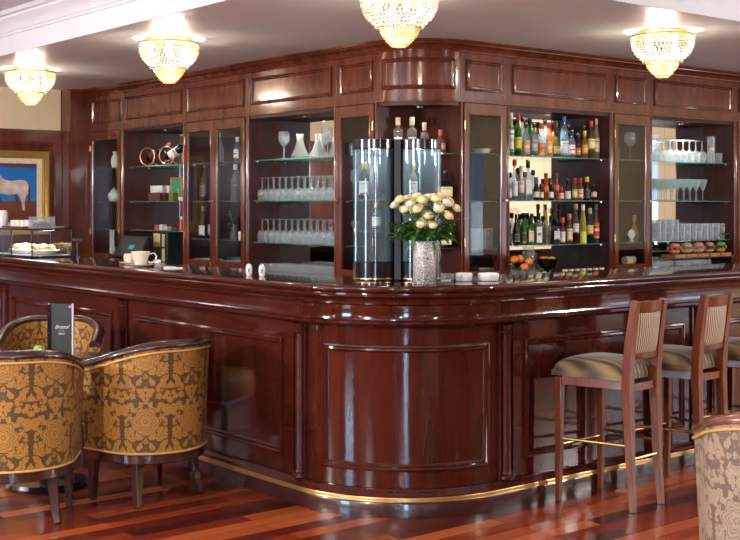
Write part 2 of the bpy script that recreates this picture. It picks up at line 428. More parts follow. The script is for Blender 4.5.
def dup(root, loc, rotz=None, label=None, group=None):
    r = root.copy(); C.objects.link(r); r.location = loc
    if rotz is not None: r.rotation_euler = (0, 0, rotz)
    if label: r['label'] = label
    if group: r['group'] = group
    for ch in list(root.children):
        c = ch.copy(); C.objects.link(c); c.parent = r
        for g in list(ch.children):
            d = g.copy(); C.objects.link(d); d.parent = c
    return r
def text(body, name, mat, parent, loc, rot, size, shear=0, ext=.0006):
    cu = bpy.data.curves.new(name, 'FONT'); cu.body = body; cu.size = size; cu.shear = shear; cu.extrude = ext
    cu.align_x = 'CENTER'; cu.align_y = 'CENTER'
    t = bpy.data.objects.new('tmp_text', cu); C.objects.link(t)
    bpy.context.view_layer.update()
    me = bpy.data.meshes.new_from_object(t.evaluated_get(bpy.context.evaluated_depsgraph_get()))
    bpy.data.objects.remove(t); me.materials.clear(); me.materials.append(mat)
    o = bpy.data.objects.new(name, me); C.objects.link(o); o.parent = parent; o.location = loc; o.rotation_euler = rot
    return o
# ---------------------------------------------------------------- the room
XW, XE, YS, YN, H1, H2 = -7.5, 9.0, -8.0, 6.535, 2.70, 2.98
EDGE = -.17
struct(MB().box(XW-.2, XE+.2, YS-.2, YN+.2, -.06, 0).build('floor', M['floor']))
struct(MB().box(XW-.2, XE+.2, YS-.2, YN+.2, H2, H2+.1).build('ceiling', M['white_paint']))
struct(MB().box(EDGE, XE, EDGE, YN, H1, H2-.001).build('ceiling_soffit', M['ceiling']))
def mitre(q, d, z):
    return ((EDGE-d, YN-.002, z), (EDGE-d, EDGE-d, z), (XE-.002, EDGE-d, z))[q]
struct(MB().sweep([(.001, 2.70), (.012, 2.70), (.012, 2.835), (.001, 2.835)], [0, 1, 2], mitre).build('trim_1', M['white_paint'], angle=20))
crown = [(.001, 2.836), (.022, 2.836), (.024, 2.852), (.034, 2.858), (.042, 2.88), (.07, 2.915), (.10, 2.935), (.104, 2.95), (.13, 2.955), (.15, 2.978), (.001, 2.978)]
struct(MB().sweep(crown, [0, 1, 2], mitre).build('trim_2', M['white_paint'], angle=25))
def wall(name, axis, pos, u0, u1, openings, mat, thick=.2, out=1, ztop=H2):
    b = MB(); a0, a1 = (pos, pos+thick*out) if out > 0 else (pos-thick, pos)
    def bx(p, q, z0, z1):
        if axis == 'x': b.box(a0, a1, p, q, z0, z1)
        else: b.box(p, q, a0, a1, z0, z1)
    cur = u0
    for p, q, z0, z1 in sorted(openings):
        bx(cur, p, 0, ztop); bx(p, q, 0, z0); bx(p, q, z1, ztop); cur = q
    bx(cur, u1, 0, ztop)
    return struct(b.build(name, mat, flat=True))
WW = [(-.1, 1.0, .25, 2.45)]
WS = [(-6.7, -5.8, .25, 2.45)]
WE = [(-6.25, -5.45, .06, 2.4), (-5.15, -4.35, .06, 2.4), (-2.3, -1.62, .06, 2.5)]
wall('wall_west', 'x', XW, YS, YN, WW, M['wood'], out=-1)
wall('wall_south', 'y', YS, XW-.2, XE+.2, WS, M['wood'], out=-1)
wall('wall_east', 'x', XE, YS, YN, WE, M['cream_wall'], out=1)
wall('wall_north', 'y', YN, XW, 1.325, [], M['cream_wall'], thick=.2)
struct(MB().box(1.331, 1.845, 6.331, YN+.2, 0, H1-.001).build('pillar_wall', M['wood']))
struct(MB().box(1.846, 2.05, 1.9406, YN+.2, 0, H1-.001).build('wall_back_left', M['cream_wall'], flat=True))
struct(MB().box(2.051, XE-.001, 1.846, 2.05, 0, H1-.001).build('wall_back_right', M['cream_wall'], flat=True))
# timber dado and picture moulding on the far left wall
struct(MB().box(XW+.01, 1.329, YN-.022, YN-.002, 0, 2.30).box(XW+.01, 1.329, YN-.034, YN-.0225, 2.27, 2.305).build('trim_3', M['wood'], bevel=.003))
struct(MB().box(XW+.03, XE-.03, YS+.002, YS+.022, 0, .24).build('baseboard_south', M['wood']))
mN = lambda u, d, z: (u, YN-.0225-d, z)
struct(MB().frame(-.62, on_y(54.5, YN), .95, 2.185, [(0, 0), (.006, .014), (.022, .018), (.032, .006), (.045, .004), (.05, 0)], mN).build('trim_4', M['wood']))
wi = [0]
def window(axis, pos, u0, u1, z0, z1, out, energy, colr):
    wi[0] += 1; w = empty('window_%d' % wi[0], 'tall white framed window', 'window'); del w['label'], w['category']; w['kind'] = 'structure'
    fr, pn = MB(), MB()
    def bx(m, p, q, z, zz, d0, d1):
        a, c = sorted((pos+out*d0, pos+out*d1))
        if axis == 'x': m.box(a, c, p, q, z, zz)
        else: m.box(p, q, a, c, z, zz)
    for p, q, z, zz in ((u0, u0+.06, z0, z1), (u1-.06, u1, z0, z1), (u0+.06, u1-.06, z0, z0+.06), (u0+.06, u1-.06, z1-.06, z1), ((u0+u1)/2-.025, (u0+u1)/2+.025, z0+.06, z1-.06)):
        bx(fr, p, q, z, zz, .05, .11)
    bx(pn, u0+.06, u1-.06, z0+.06, z1-.06, .079, .081)
    fr.build('window_frame', M['white_paint'], w, flat=True); pn.build('window_pane', M['pane'], w, flat=True)
    l = bpy.data.lights.new('daylight', 'AREA'); l.shape = 'RECTANGLE'; l.size = u1-u0; l.size_y = z1-z0
    l.energy = energy*(u1-u0)*(z1-z0); l.color = colr
    o = bpy.data.objects.new('daylight', l); C.objects.link(o)
    c = (u0+u1)/2; p = pos+out*.25
    o.location = (p, c, (z0+z1)/2) if axis == 'x' else (c, p, (z0+z1)/2)
    d = Vector((-out, 0, 0)) if axis == 'x' else Vector((0, -out, 0))
    o.rotation_euler = d.to_track_quat('-Z', 'Z').to_euler()
DAY = (.45, .72, 1.0); DAY2 = (.90, .96, 1.0)
for a, b_, z0, z1 in WW: window('x', XW, a, b_, z0, z1, -1, 58, DAY)
for a, b_, z0, z1 in WS: window('y', YS, a, b_, z0, z1, -1, 58, DAY)
for a, b_, z0, z1 in WE: window('x', XE, a, b_, z0, z1, 1, 9, DAY2)

# ---------------------------------------------------------------- paths
def path(cx, r):
    L = r*PI/2; k = cx-r          # the two wings lie in the planes x = k and y = k
    def mp(s, d, z):
        if s < 0: return (k-d, cx-s, z)
        if s > L: return (cx+s-L, k-d, z)
        a = s/r; return (cx-(r+d)*math.cos(a), cx-(r+d)*math.sin(a), z)
    return mp, L
def stops(a, b, L, n=28):
    pts = [a]+[L*i/n for i in range(n+1) if a < L*i/n < b]+[b]
    return pts
BR = .74
bm_, BL = path(BR, BR)            # bar plinth line
cm_, CL = path(1.94, .40)         # front line of the back bar
def col_of(p):
    X = (p[0]-CAM[0])*RX+(p[1]-CAM[1])*RY; return 370+1200*X/dist(p[0], p[1])
def s_at(px, mp, d, lo, hi):      # path position seen in column px
    best = min((abs(col_of(mp(lo+(hi-lo)*i/4000, d, 0))-px), lo+(hi-lo)*i/4000) for i in range(4001))
    return best[1]

# ---------------------------------------------------------------- the bar counter
BEND, REND = YN-.04-BR, XE-.05-BR+BL
SL, SR = -.028, BL+.115           # pilaster axes either side of the bowed corner
FACE = -.045
def bar_section(label, s0, s1, panels, pilasters):
    root = empty('bar_counter', label, 'bar counter', (0, 0, 0), 0, 'panelled bar counter fronts')
    st = stops(s0+.0006, s1-.0006, BL)
    MB().sweep([(-.30, .001), (0, .001), (0, .07), (-.004, .078), (-.30, .078)], st, bm_).build('plinth', M['wood_chair'], root)
    MB().sweep([(-.05, .079), (.005, .079), (.009, .084), (.006, .090), (.007, .096), (.003, .104), (-.05, .104)], st, bm_).build('brass_strip', M['gilt'], root)
    MB().sweep([(-.06, .1045), (.001, .1045), (.003, .109), (-.004, .114), (-.008, .121), (-.02, .127), (-.03, .139), (-.06, .141)], st, bm_).build('base_moulding', M['wood_bar'], root)
    MB().sweep([(-.30, .1415), (FACE, .1415), (FACE, .958), (-.30, .958)], st, bm_).build('front_board', M['wood_bar'], root)
    MB().sweep([(-.06, .9585), (-.03, .9585), (-.012, .966), (.012, .972), (.022, .982), (.022, .994), (.012, 1.0), (-.06, 1.0)], st, bm_).build('lower_moulding', M['wood_bar'], root)
    MB().sweep([(-.30, 1.0005), (-.006, 1.0005), (-.012, 1.03), (-.006, 1.074), (-.30, 1.074)], st, bm_).build('frieze', M['wood_bar'], root)
    pr = [(0, 0), (.004, .012), (.014, .016), (.02, .010), (.03, .012), (.036, .004), (.042, 0)]
    for a, b, z0, z1 in panels:
        n = 24 if a > -.1 and b < BL+.1 else 1
        MB().frame(a, b, z0, z1, pr, lambda u, d, z: bm_(u, FACE+.0005+d, z), n).build('panel_moulding', M['wood_bar'], root)
    for s in pilasters:
        g = bm_(s, FACE+.001, 0); g2 = bm_(s, FACE+1, 0); ang = math.atan2(g2[1]-g[1], g2[0]-g[0])
        mt = Matrix.Translation((g[0], g[1], 0)) @ Matrix.Rotation(ang, 4, 'Z')
        def half(prof):
            vs, fs = [], []; n = 14
            for r, z in prof:
                for i in range(n+1):
                    a = -PI/2+PI*i/n; vs.append(mt @ Vector((r*math.cos(a), r*math.sin(a), z)))
            for j in range(len(prof)-1):
                for i in range(n): fs.append((j*(n+1)+i, j*(n+1)+i+1, (j+1)*(n+1)+i+1, (j+1)*(n+1)+i))
                fs.append((j*(n+1)+n, j*(n+1), (j+1)*(n+1), (j+1)*(n+1)+n))
            m = MB(); m.add(vs, fs); m.f.append(tuple(range(n+1))); m.f.append(tuple((len(prof)-1)*(n+1)+i for i in reversed(range(n+1)))); return m
        p = half([(.032, .185), (.030, .22), (.028, .9), (.029, .905)]).build('pilaster', M['wood_bar'], root)
        half([(.043, .142), (.043, .158), (.037, .164), (.040, .172), (.034, .184)]).build('pilaster_foot', M['wood_bar'], p)
        half([(.030, .906), (.036, .912), (.036, .922), (.031, .928), (.038, .944), (.042, .957)]).build('pilaster_capital', M['wood_bar'], p)
        # flat backing strips beside the half column
        MB().box(.0, .012, -.062, -.046, .142, .957, mt).box(.0, .012, .046, .062, .142, .957, mt).build('pilaster_fillet', M['wood_bar'], root)
    return root
def sL(px): return BR-on_x(px, -FACE)
def sR(px): return on_y(px, -FACE)-BR+BL
PZ0, PZ1 = .232, .872
w1 = sL(283)-sL(142); gap = SL-.128-sL(283)
lp = [(sL(142), sL(283))]; pl = [SL-.0]
per = 2.0
left_panels, left_pil = [], [SL]
pos = SL
for k in range(3):
    nxt = pos-per
    if nxt < -BEND: nxt = -BEND+.05
    left_panels.append((nxt+.155, pos-.155, PZ0, PZ1)); left_pil.append(nxt); pos = nxt
bar_section('long panelled mahogany counter front behind the gold tub chairs', -BEND, SL-.065, left_panels, left_pil[1:])
bar_section('bowed corner front of the mahogany counter with one curved panel', SL-.065, SR+.065, [(s_at(323, bm_, FACE, -.3, BL+.3), s_at(488.5, bm_, FACE, -.3, BL+.4), PZ0-.008, PZ1)], [SL, SR])
right_panels, right_pil = [], []
pos = SR
while pos+1.7 < REND:
    right_panels.append((pos+.135, pos+1.535, PZ0, PZ1)); pos += 1.67; right_pil.append(pos)
bar_section('panelled mahogany counter front behind the bar stools', SR+.065, REND, right_panels, right_pil)

# worktop
root = empty('counter_worktop', 'polished mahogany bar top curving round the corner', 'bar top')
st = stops(-BEND, REND, BL)
m = MB().sweep([(-.50, 1.1405), (.060, 1.1405), (.074, 1.146), (.082, 1.154), (.085, 1.163), (.082, 1.172), (.074, 1.1785), (.062, 1.18), (-.50, 1.18)], st, bm_)
pts = [bm_(BL*i/16, -.5005, 0)[:2] for i in range(17)]+[(BR, BR)]
m.prism(pts, 1.1405, 1.18)
m.build('top_slab', M['wood_bar'], root, angle=60)
MB().sweep([(-.12, 1.0745), (-.002, 1.0745), (.010, 1.082), (.012, 1.092), (.018, 1.104), (.032, 1.116), (.048, 1.122), (.052, 1.132), (.050, 1.14), (-.12, 1.14)], st, bm_).build('edge_moulding', M['wood_bar'], root)
ZB = 1.1805                       # bar top height for things standing on it

# ---------------------------------------------------------------- the back bar
ZC, ZO, ZF, DEP = 1.045, 2.262, 2.29, .30
SH = (1.295, 1.62, 1.94)
def flat_map(w): return lambda u, d, z: (u, -d, z)
def cab(label, loc, rot, w, kind, shelves=SH, fr=(.05, .05), split=None):
    r = empty('back_bar_cabinet', label, 'cabinet', loc, rot, 'back bar cabinets')
    e = .0008; W = w-e
    side = MB()
    side.box(e, .02, .004, DEP, ZC, ZO).box(W-.02, W, .004, DEP, ZC, ZO).box(e, W, .004, DEP, ZO, ZF)
    side.box(e, W, -.27, DEP, 0, 1.005)
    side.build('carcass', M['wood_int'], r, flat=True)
    MB().box(e, W, -.28, DEP, 1.006, ZC).build('counter_slab', M['wood'], r, bevel=.004)
    k = MB(); h = .5*w if split is None else split
    k.box(.021, h-.001, DEP-.006, DEP-.001, ZC+.001, ZO-.001).box(h+.001, W-.021, DEP-.006, DEP-.001, ZC+.001, ZO-.001)
    k.build('mirror_back', M['mirror'], r, flat=True)
    for z in shelves:
        s = MB().box(.022, W-.022, .035, DEP-.010, z-.009, z).build('shelf', M['shelf_glass'], r, bevel=.0015)
        p = MB()
        for x in (.028, W-.028):
            for y in (.07, DEP-.05): p.tube([(x, y, z-.016), (x, y, z-.0095)], .006, 8)
        p.build('shelf_pin', M['chrome'], s)
    # stiles: a square strip with a half-round bead
    for x0, x1 in ((e, .021), (W-.021, W)):
        st = MB().box(x0, x1, -.004, .0035, ZC+.001, ZF-.001)
        c = (x0+x1)/2
        st.tube([(c, -.005, ZC+.002), (c, -.005, ZF-.002)], .0075, 10)
        st.build('stile', M['wood'], r)
    # frieze with its moulded panel
    f = MB().box(e, W, .0, .04, ZF, 2.628).box(e, W, -.012, -.0005, ZF-.002, ZF+.016).build('frieze', M['wood'], r, bevel=.002)
    pr = [(0, 0), (.003, .012), (.012, .016), (.018, .007), (.026, .009), (.031, 0)]
    MB().frame(fr[0], w-fr[1], 2.368, 2.585, pr, lambda u, d, z: (u, -.0005-d, z)).build('frieze_moulding', M['wood'], f)
    if kind == 'open':
        MB().lathe([(.034, 0), (.034, .006), (.026, .008)], 20, (w/2, .14, ZO-.0085)).build('puck_light', M['chrome'], r)
        l = bpy.data.lights.new('cabinet_spot', 'SPOT'); l.energy = 11; l.spot_size = 2.2; l.spot_blend = .6; l.color = (1, .90, .78); l.shadow_soft_size = .03
        o = bpy.data.objects.new('cabinet_spot', l); C.objects.link(o); o.parent = r; o.location = (w/2, .13, ZO-.02)
    else:
        n = 2 if kind == 'doors' else 1
        dw = (W-.044-e)/n
        for i in range(n):
            x0 = .0225+i*dw; x1 = x0+dw-.002; z0, z1 = ZC+.003, ZO+.02
            sw = .046 if n == 2 else .042
            d = MB()
            for a, b, c_, q in ((x0, x0+sw, z0, z1), (x1-sw, x1, z0, z1), (x0+sw, x1-sw, z0, z0+.07), (x0+sw, x1-sw, z1-.075, z1)):
                d.box(a, b, -.018, .0032, c_, q)
            d.frame(x0+sw-.001, x1-sw+.001, z0+.069, z1-.074, [(0, .019), (.004, .021), (.010, .013), (.012, -.002)], lambda u, q, z: (u, -q, z))
            door = d.build('door', M['wood'], r, bevel=.0015)
            MB().box(x0+sw-.004, x1-sw+.004, -.008, -.004, z0+.066, z1-.071).build('glass_pane', M['pane'], door, flat=True)
            left_hinge = (i == 0) if n == 2 else kind == 'door_r'
            kx = x1-sw/2 if left_hinge else x0+sw/2
            MB().lathe([(.004, 0), (.004, .012), (.011, .017), (.013, .023), (.010, .030), (.0001, .032)], 12, mtx=Matrix.Translation((kx, -.018, 1.615)) @ Matrix.Rotation(PI/2, 4, 'X')).build('knob', M['brass'], door)
            hx = x0+.004 if left_hinge else x1-.004
            hg = MB()
            for hz in (1.3, 2.1): hg.tube([(hx, -.021, hz), (hx, -.021, hz+.06)], .005, 8)
            hg.build('hinge', M['brass'], door)
    return r
KX = 1.54; YE = 6.325
def yl(px): return on_x(px, KX)
LB = [YE, yl(123), yl(185), yl(248), yl(336.5), 1.94]     # unit boundaries on the left wing
RB = [1.94, on_y(507, KX), on_y(611, KX), on_y(650, KX), on_y(735, KX)]
RB.append(RB[-1]+(RB[3]-RB[2])*1.05); RB.append(8.98)
def left(i): return ((KX, LB[i], 0), -PI/2, LB[i]-LB[i+1])
def right(i): return ((RB[i], KX, 0), 0, RB[i+1]-RB[i])
l, r_, w = left(0); cab('narrow glazed cabinet holding a white vase, at the far left end', l, r_, w, 'door_r', (1.36, 1.62, 1.94))
l, r_, w = left(1); cab('open mahogany cabinet with ring bottle holders and a touchscreen till', l, r_, w, 'open', (1.36, 1.62, 1.94))
l, r_, w = left(2); cab('double door glazed cabinet with dark wine bottles inside', l, r_, w, 'doors', (1.30, 1.62, 1.94))
l, r_, w = left(3); cab('open cabinet of upside-down wine glasses and glass decanters', l, r_, w, 'open')
l, r_, w = left(4); cab('narrow glazed cabinet directly left of the round glass cooler', l, r_, w, 'door_l')
l, r_, w = right(0); cab('narrow glazed cabinet between the curved corner niche and the liquor shelves', l, r_, w, 'door_r', (1.285, 1.615, 1.95))
l, r_, w = right(1); cab('open cabinet with three glass shelves of liquor bottles', l, r_, w, 'open', split=.62*w)
l, r_, w = right(2); cab('narrow glazed cabinet between the liquor shelves and the clear glassware', l, r_, w, 'door_r', (1.295, 1.62, 1.94))
l, r_, w = right(3); cab('open cabinet of tumblers and flutes above wrapped sandwiches', l, r_, w, 'open')
l, r_, w = right(4); cab('glazed cabinet cut off by the edge of the photo on the right', l, r_, w, 'door_l')

# curved corner unit
r = empty('corner_cabinet', 'curved corner niche with liqueur bottles behind the round cooler', 'cabinet')
cst = [CL*i/20 for i in range(21)]; cst[0] += .0012; cst[-1] -= .0012
def disc(z0, z1, rad, mat, name, par):
    pts = [(1.939, 1.939)]+[(1.939-rad*math.cos(a), 1.939-rad*math.sin(a)) for a in [PI/2*i/20 for i in range(21)]]
    return MB().prism(pts, z0, z1).build(name, mat, par, angle=30)
disc(0, 1.005, .67, M['wood'], 'base_cabinet', r)
disc(1.006, ZC, .68, M['wood'], 'counter_slab', r)
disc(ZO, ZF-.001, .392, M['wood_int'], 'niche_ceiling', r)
for z in SH: disc(z-.009, z, .345, M['shelf_glass'], 'shelf', r)
MB().box(1.541, 1.9385, 1.9387, 1.9395, ZC, ZO).box(1.9387, 1.9395, 1.541, 1.9385, ZC, ZO).build('back_panel', M['wood_int'], r, flat=True)
f = MB().sweep([(-.04, ZF), (0, ZF), (0, 2.628), (-.04, 2.628)], cst, cm_)
f.sweep([(.0005, ZF-.002), (.012, ZF-.002), (.012, ZF+.016), (.0005, ZF+.016)], cst, cm_)
f = f.build('frieze', M['wood'], r, angle=30)
pr = [(0, 0), (.003, .012), (.012, .016), (.018, .007), (.026, .009), (.031, 0)]
MB().frame(.045, CL-.045, 2.368, 2.585, pr, lambda u, d, z: cm_(u, .0005+d, z), 20).build('frieze_moulding', M['wood'], f)
l = bpy.data.lights.new('cabinet_spot', 'SPOT'); l.energy = 1.5; l.spot_size = 2.2; l.spot_blend = .6; l.color = (1, .90, .78)
MB().lathe([(.034, 0), (.034, .006), (.026, .008)], 20, (1.78, 1.78, ZO-.0085)).build('puck_light', M['chrome'], r)
o = bpy.data.objects.new('cabinet_spot', l); C.objects.link(o); o.parent = r; o.location = (1.78, 1.78, ZO-.02)
# cornice
cor = [(-.018, 2.6285), (.012, 2.6285), (.016, 2.640), (.024, 2.643), (.030, 2.655), (.048, 2.668), (.066, 2.674), (.068, 2.681), (.084, 2.685), (.092, 2.6985), (-.018, 2.6985)]
tag(MB().sweep(cor, stops(-(YE-.002-1.94), RB[5]-1.94+CL, CL, 20), cm_).build('cornice', M['wood']), 'carved dark mahogany cornice running along the top of the back bar', 'cornice')
# ---------------------------------------------------------------- chandeliers
def chandelier():
    r = empty('chandelier', '', 'chandelier', group='crystal ceiling chandeliers')
    MB().lathe([(.155, -.001), (.155, -.010), (.145, -.015), (.05, -.015)], 40).build('ceiling_plate', M['gold'], r)
    ico = []
    t = (1+5**.5)/2; k = 1/(1+t*t)**.5
    iv = [(-1, t, 0), (1, t, 0), (-1, -t, 0), (1, -t, 0), (0, -1, t), (0, 1, t), (0, -1, -t), (0, 1, -t), (t, 0, -1), (t, 0, 1), (-t, 0, -1), (-t, 0, 1)]
    fi = [(0, 11, 5), (0, 5, 1), (0, 1, 7), (0, 7, 10), (0, 10, 11), (1, 5, 9), (5, 11, 4), (11, 10, 2), (10, 7, 6), (7, 1, 8), (3, 9, 4), (3, 4, 2), (3, 2, 6), (3, 6, 8), (3, 8, 9), (4, 9, 5), (2, 4, 11), (6, 2, 10), (8, 6, 7), (9, 8, 1)]
    def beads(m, R, z, n, s, zs=1):
        for i in range(n):
            a = 2*PI*(i+.5*(int(z*1000) % 2))/n; c = (R*math.cos(a), R*math.sin(a), z)
            m.add([(c[0]+q[0]*k*s, c[1]+q[1]*k*s, c[2]+q[2]*k*s*zs) for q in iv], fi)
    ring = lambda R, z, rr: [(R*math.cos(2*PI*i/40), R*math.sin(2*PI*i/40), z) for i in range(40)]
    MB().tube(ring(.197, -.03, 0), .008, 6, True).build('top_ring', M['gold'], r)
    MB().tube(ring(.108, -.196, 0), .005, 6, True).build('lower_ring', M['gold'], r)
    b = MB()
    rows = 10
    for j in range(rows):
        q = j/(rows-1); R = .197-.004*q-.080*q**3.0; z = -.040-.150*q
        beads(b, R, z, 46 if j < 9 else 38, .0090, .95)
    b.build('bead_bowl', M['bead'], r, flat=True)
    b = MB()
    for j in range(8):
        q = j/7; R = .100-.016*q-.040*q**1.8; z = -.206-.078*q
        beads(b, R, z, 34 if j < 5 else 26, .0080)
    for R, n in ((.036, 16), (.016, 8)): beads(b, R, -.291, n, .0075)
    b.build('bead_drop', M['bead_amber'], r, flat=True)
    b = MB()
    for R, z, n in ((.122, -.195, 34), (.098, -.200, 30)): beads(b, R, z, n, .008)
    b.build('bead_fringe', M['bead'], r, flat=True)
    for i in range(4):
        a = PI/4+i*PI/2; p = (.115*math.cos(a), .115*math.sin(a), -.10)
        MB().ball(p, .018, 10, 8, (1, 1, 1.5)).tube([(p[0], p[1], -.018), (p[0], p[1], -.078)], .011, 8).build('bulb', M['bulb'], r)
    return r
CH = [((.335, 4.95, H1), 'crystal bead chandelier near the painting, farthest left'), ((.335, 2.68, H1), 'crystal bead chandelier above the tub chairs'),
      ((.345, .31, H1), 'crystal bead chandelier above the bowed corner of the bar'), ((2.62, .375, H1), 'crystal bead chandelier above the bar stools')]
ch0 = chandelier()
for i, (p, lab) in enumerate(CH):
    c = ch0 if i == 0 else dup(ch0, p, .2*i, lab)
    c.location = p; c['label'] = lab
    for k in range(5):
        l = bpy.data.lights.new('chandelier_and_fill_light', 'POINT'); l.energy = 3.0 if k < 4 else 1.2; l.color = (1, .90, .76); l.shadow_soft_size = .04
        a = PI/4+k*PI/2+.2*i; rr = .07 if k < 4 else 0
        o = bpy.data.objects.new('chandelier_and_fill_light', l); C.objects.link(o); o.location = (p[0]+rr*math.cos(a), p[1]+rr*math.sin(a), p[2]-(.105 if k < 4 else .26))
for p, lab, pw in (((-5.6, -6.2), 'added unseen fill chandelier, far corner behind the camera', 45), ((-1.0, -6.0), 'added unseen fill chandelier, by the middle south window', 30), ((-5.6, -1.6), 'added unseen fill chandelier, near the west windows', 360),
               ((-2.3, -2.0), 'added unseen fill chandelier, in front of the bowed bar corner', 30), ((2.6, -3.4), 'added unseen fill chandelier, in front of the bar stools', 90), ((6.4, -4.4), 'added unseen fill chandelier, near the east windows', 260), ((-5.4, 2.6), 'added unseen fill chandelier, toward the painting wall', 440)):
    fill_pend = dup(ch0, (*p, H2-.50), 0, lab)  # unseen pendants, added to throw fill light on the room and soffit
    MB().tube([(0, 0, -.016), (0, 0, .498)], .012, 10).build('fill_pend_rod', M['gold'], fill_pend)
    l = bpy.data.lights.new('chandelier_and_fill_light', 'POINT'); l.energy = pw; l.color = (1, .95, .90); l.shadow_soft_size = .10  # added fill light, set in free air below the pendant beads
    o = bpy.data.objects.new('chandelier_and_fill_light', l); C.objects.link(o); o.location = (*p, H2-.86)

# ---------------------------------------------------------------- tub chairs
def smooth(t): t = max(0, min(1, t)); return t*t*(3-2*t)
def tub_chair(label, loc, rotz, fabric, railwood, W=.315, ztop=.855, zfront=.725):
    r = empty('tub_chair', label, 'chair', loc, rotz, 'upholstered tub chairs')
    A = .20; D = W*.98; N = 56; LT = 2*A+PI*W
    def plan(t, k=1.0, inset=0):                 # t 0..1 from right arm front round the back to the left arm front
        s = t*LT; w = W*k-inset; d = D*k-inset
        if s < A: return (w, A-s-0*k)
        if s > LT-A: return (-w, s-(LT-A))
        a = (s-A)/W; return (w*math.cos(a), -d*math.sin(a))
    def top(t):
        q = abs(t-.5)*2
        return ztop-(ztop-zfront)*smooth((q-.22)/.95)
    zb = .290
    k = lambda f: .93+.07*f**.8
    def shell(t, f, inset):
        z = zb+(top(t)-.012-zb)*f; x, y = plan(t, k(f), inset); return (x, y, z)
    uvf = lambda t, f: ((t-.5)*LT+.0, (shell(t, f, 0)[2]-zb))
    o = MB().grid(lambda t, f: shell(t, f, 0), N, 14, uv=uvf)
    o.grid(lambda t, f: shell(t, 1, .055*f), N, 1, uv=lambda t, f: ((t-.5)*LT, .5+f*.05))
    for tt in (0, 1):
        o.grid(lambda u, f, tt=tt: shell(tt, f, .055*u), 2, 14, uv=lambda u, f, tt=tt: (.8+u*.05, f*.4))
    o.build('outer_back', fabric, r, angle=60)
    def inner(t, f):
        z = .40+(top(t)-.013-.40)*f; x, y = plan(t, k(.3+.7*f), .055+.012*math.sin(PI*f)); return (x, y, z)
    MB().grid(inner, N, 10, uv=lambda t, f: ((t-.5)*LT, f*.45)).build('inner_back', fabric, r, angle=60)
    # wooden crest rail
    P = []
    for i in range(N+1):
        t = i/N; x, y = plan(t, 1, .022); P.append((x, y, top(t)+.002))
    prof = []
    m = MB()
    for i in range(N+1):
        t = i/N; p = Vector(P[i]); tg = Vector(P[min(i+1, N)])-Vector(P[max(i-1, 0)]); nrm = Vector((tg.y, -tg.x, 0)).normalized()
        for dx, dz in ((.030, -.016), (.034, 0), (.028, .014), (.008, .022), (-.014, .018), (-.032, .006), (-.036, -.008), (-.034, -.016)):
            m.v.append(tuple(p-nrm*(-dx)*1.0+Vector((0, 0, dz))))
    for i in range(N):
        for j in range(8): m.f.append((i*8+j, i*8+(j+1) % 8, (i+1)*8+(j+1) % 8, (i+1)*8+j))
    m.f.append(tuple(range(8))); m.f.append(tuple(N*8+j for j in reversed(range(8))))
    m.build('crest_rail', railwood, r, angle=50)
    pp = MB()
    pp.tube([(lambda q: (q[0], q[1], q[2]-.022))(shell(i/N, 1, -.004)) for i in range(N+1)], .006, 6)
    pp.build('top_piping', M['piping'], r)
    MB().tube([shell(i/N, .0, -.004) for i in range(N+1)], .006, 6).build('lower_piping', M['piping'], r)
    # seat rail and cushion
    poly = [plan(i/N, k(0), .003) for i in range(N+1)]
    front = [(-(W*.93-.003)*(1-2*q), A+.045*math.sin(PI*q)) for q in [j/10 for j in range(1, 10)]]
    MB().prism(poly+front, .232, .287).build('seat_rail', M['wood_chair'], r, bevel=.006, angle=30)
    c = MB(); ins = .058
    base = [plan(i/N, k(0), ins) for i in range(N+1)]+[(x*.8, y+.005) for x, y in front]
    n = len(base)
    for z, sc in ((.288, .97), (.32, 1), (.41, 1), (.44, .96), (.458, .8), (.464, .4)):
        c.v += [(x*sc, (y+.05)*sc-.05, z) for x, y in base]
    for j in range(5):
        for i in range(n): c.f.append((j*n+i, j*n+(i+1) % n, (j+1)*n+(i+1) % n, (j+1)*n+i))
    c.f.append(tuple(range(n))); c.f.append(tuple(5*n+i for i in range(n)))
    c.build('seat_cushion', fabric, r, angle=60)
    for sx in (-1, 1):
        MB().tube([(sx*.235, A-.01, .262), (sx*.24, A-.005, .12), (sx*.24, A-.005, .001)], [.026, .021, .015], 4, up=(0, 1, 0)).build('leg', M['wood_chair'], r, bevel=.003)
        MB().tube([(sx*.20, -.10, .262), (sx*.208, -.108, .16), (sx*.22, -.125, .06), (sx*.235, -.145, .001)], [.027, .023, .019, .015], 4, up=(0, 1, 0)).build('leg', M['wood_chair'], r, bevel=.003)
    return r
def wxy(X, Y): return (CAM[0]+FX*Y+RX*X, CAM[1]+FY*Y+RY*X)
VROT = math.atan2(-FX, FY)                         # +y of a thing turned along the view direction
TX, TY = -1.83, 6.78
tub_chair('gold damask tub chair at the left edge with its back to the camera', (*wxy(-1.80, 6.09), 0), VROT+.10, M['damask'], M['wood_chair'])
tub_chair('gold damask tub chair seen from the side, nearest the bar corner', (*wxy(-1.19, 6.53), 0), VROT+.95, M['damask'], M['wood_chair'])
tub_chair('gold damask tub chair facing the camera behind the menu', (*wxy(-1.98, 7.44), 0), VROT+PI+.10, M['damask'], M['wood_chair'])
tub_chair('pale taupe damask tub chair with light wood rail, lower right corner', (*wxy(1.52, 4.32), 0), VROT-.12, M['damask_taupe'], M['wood_rail'])

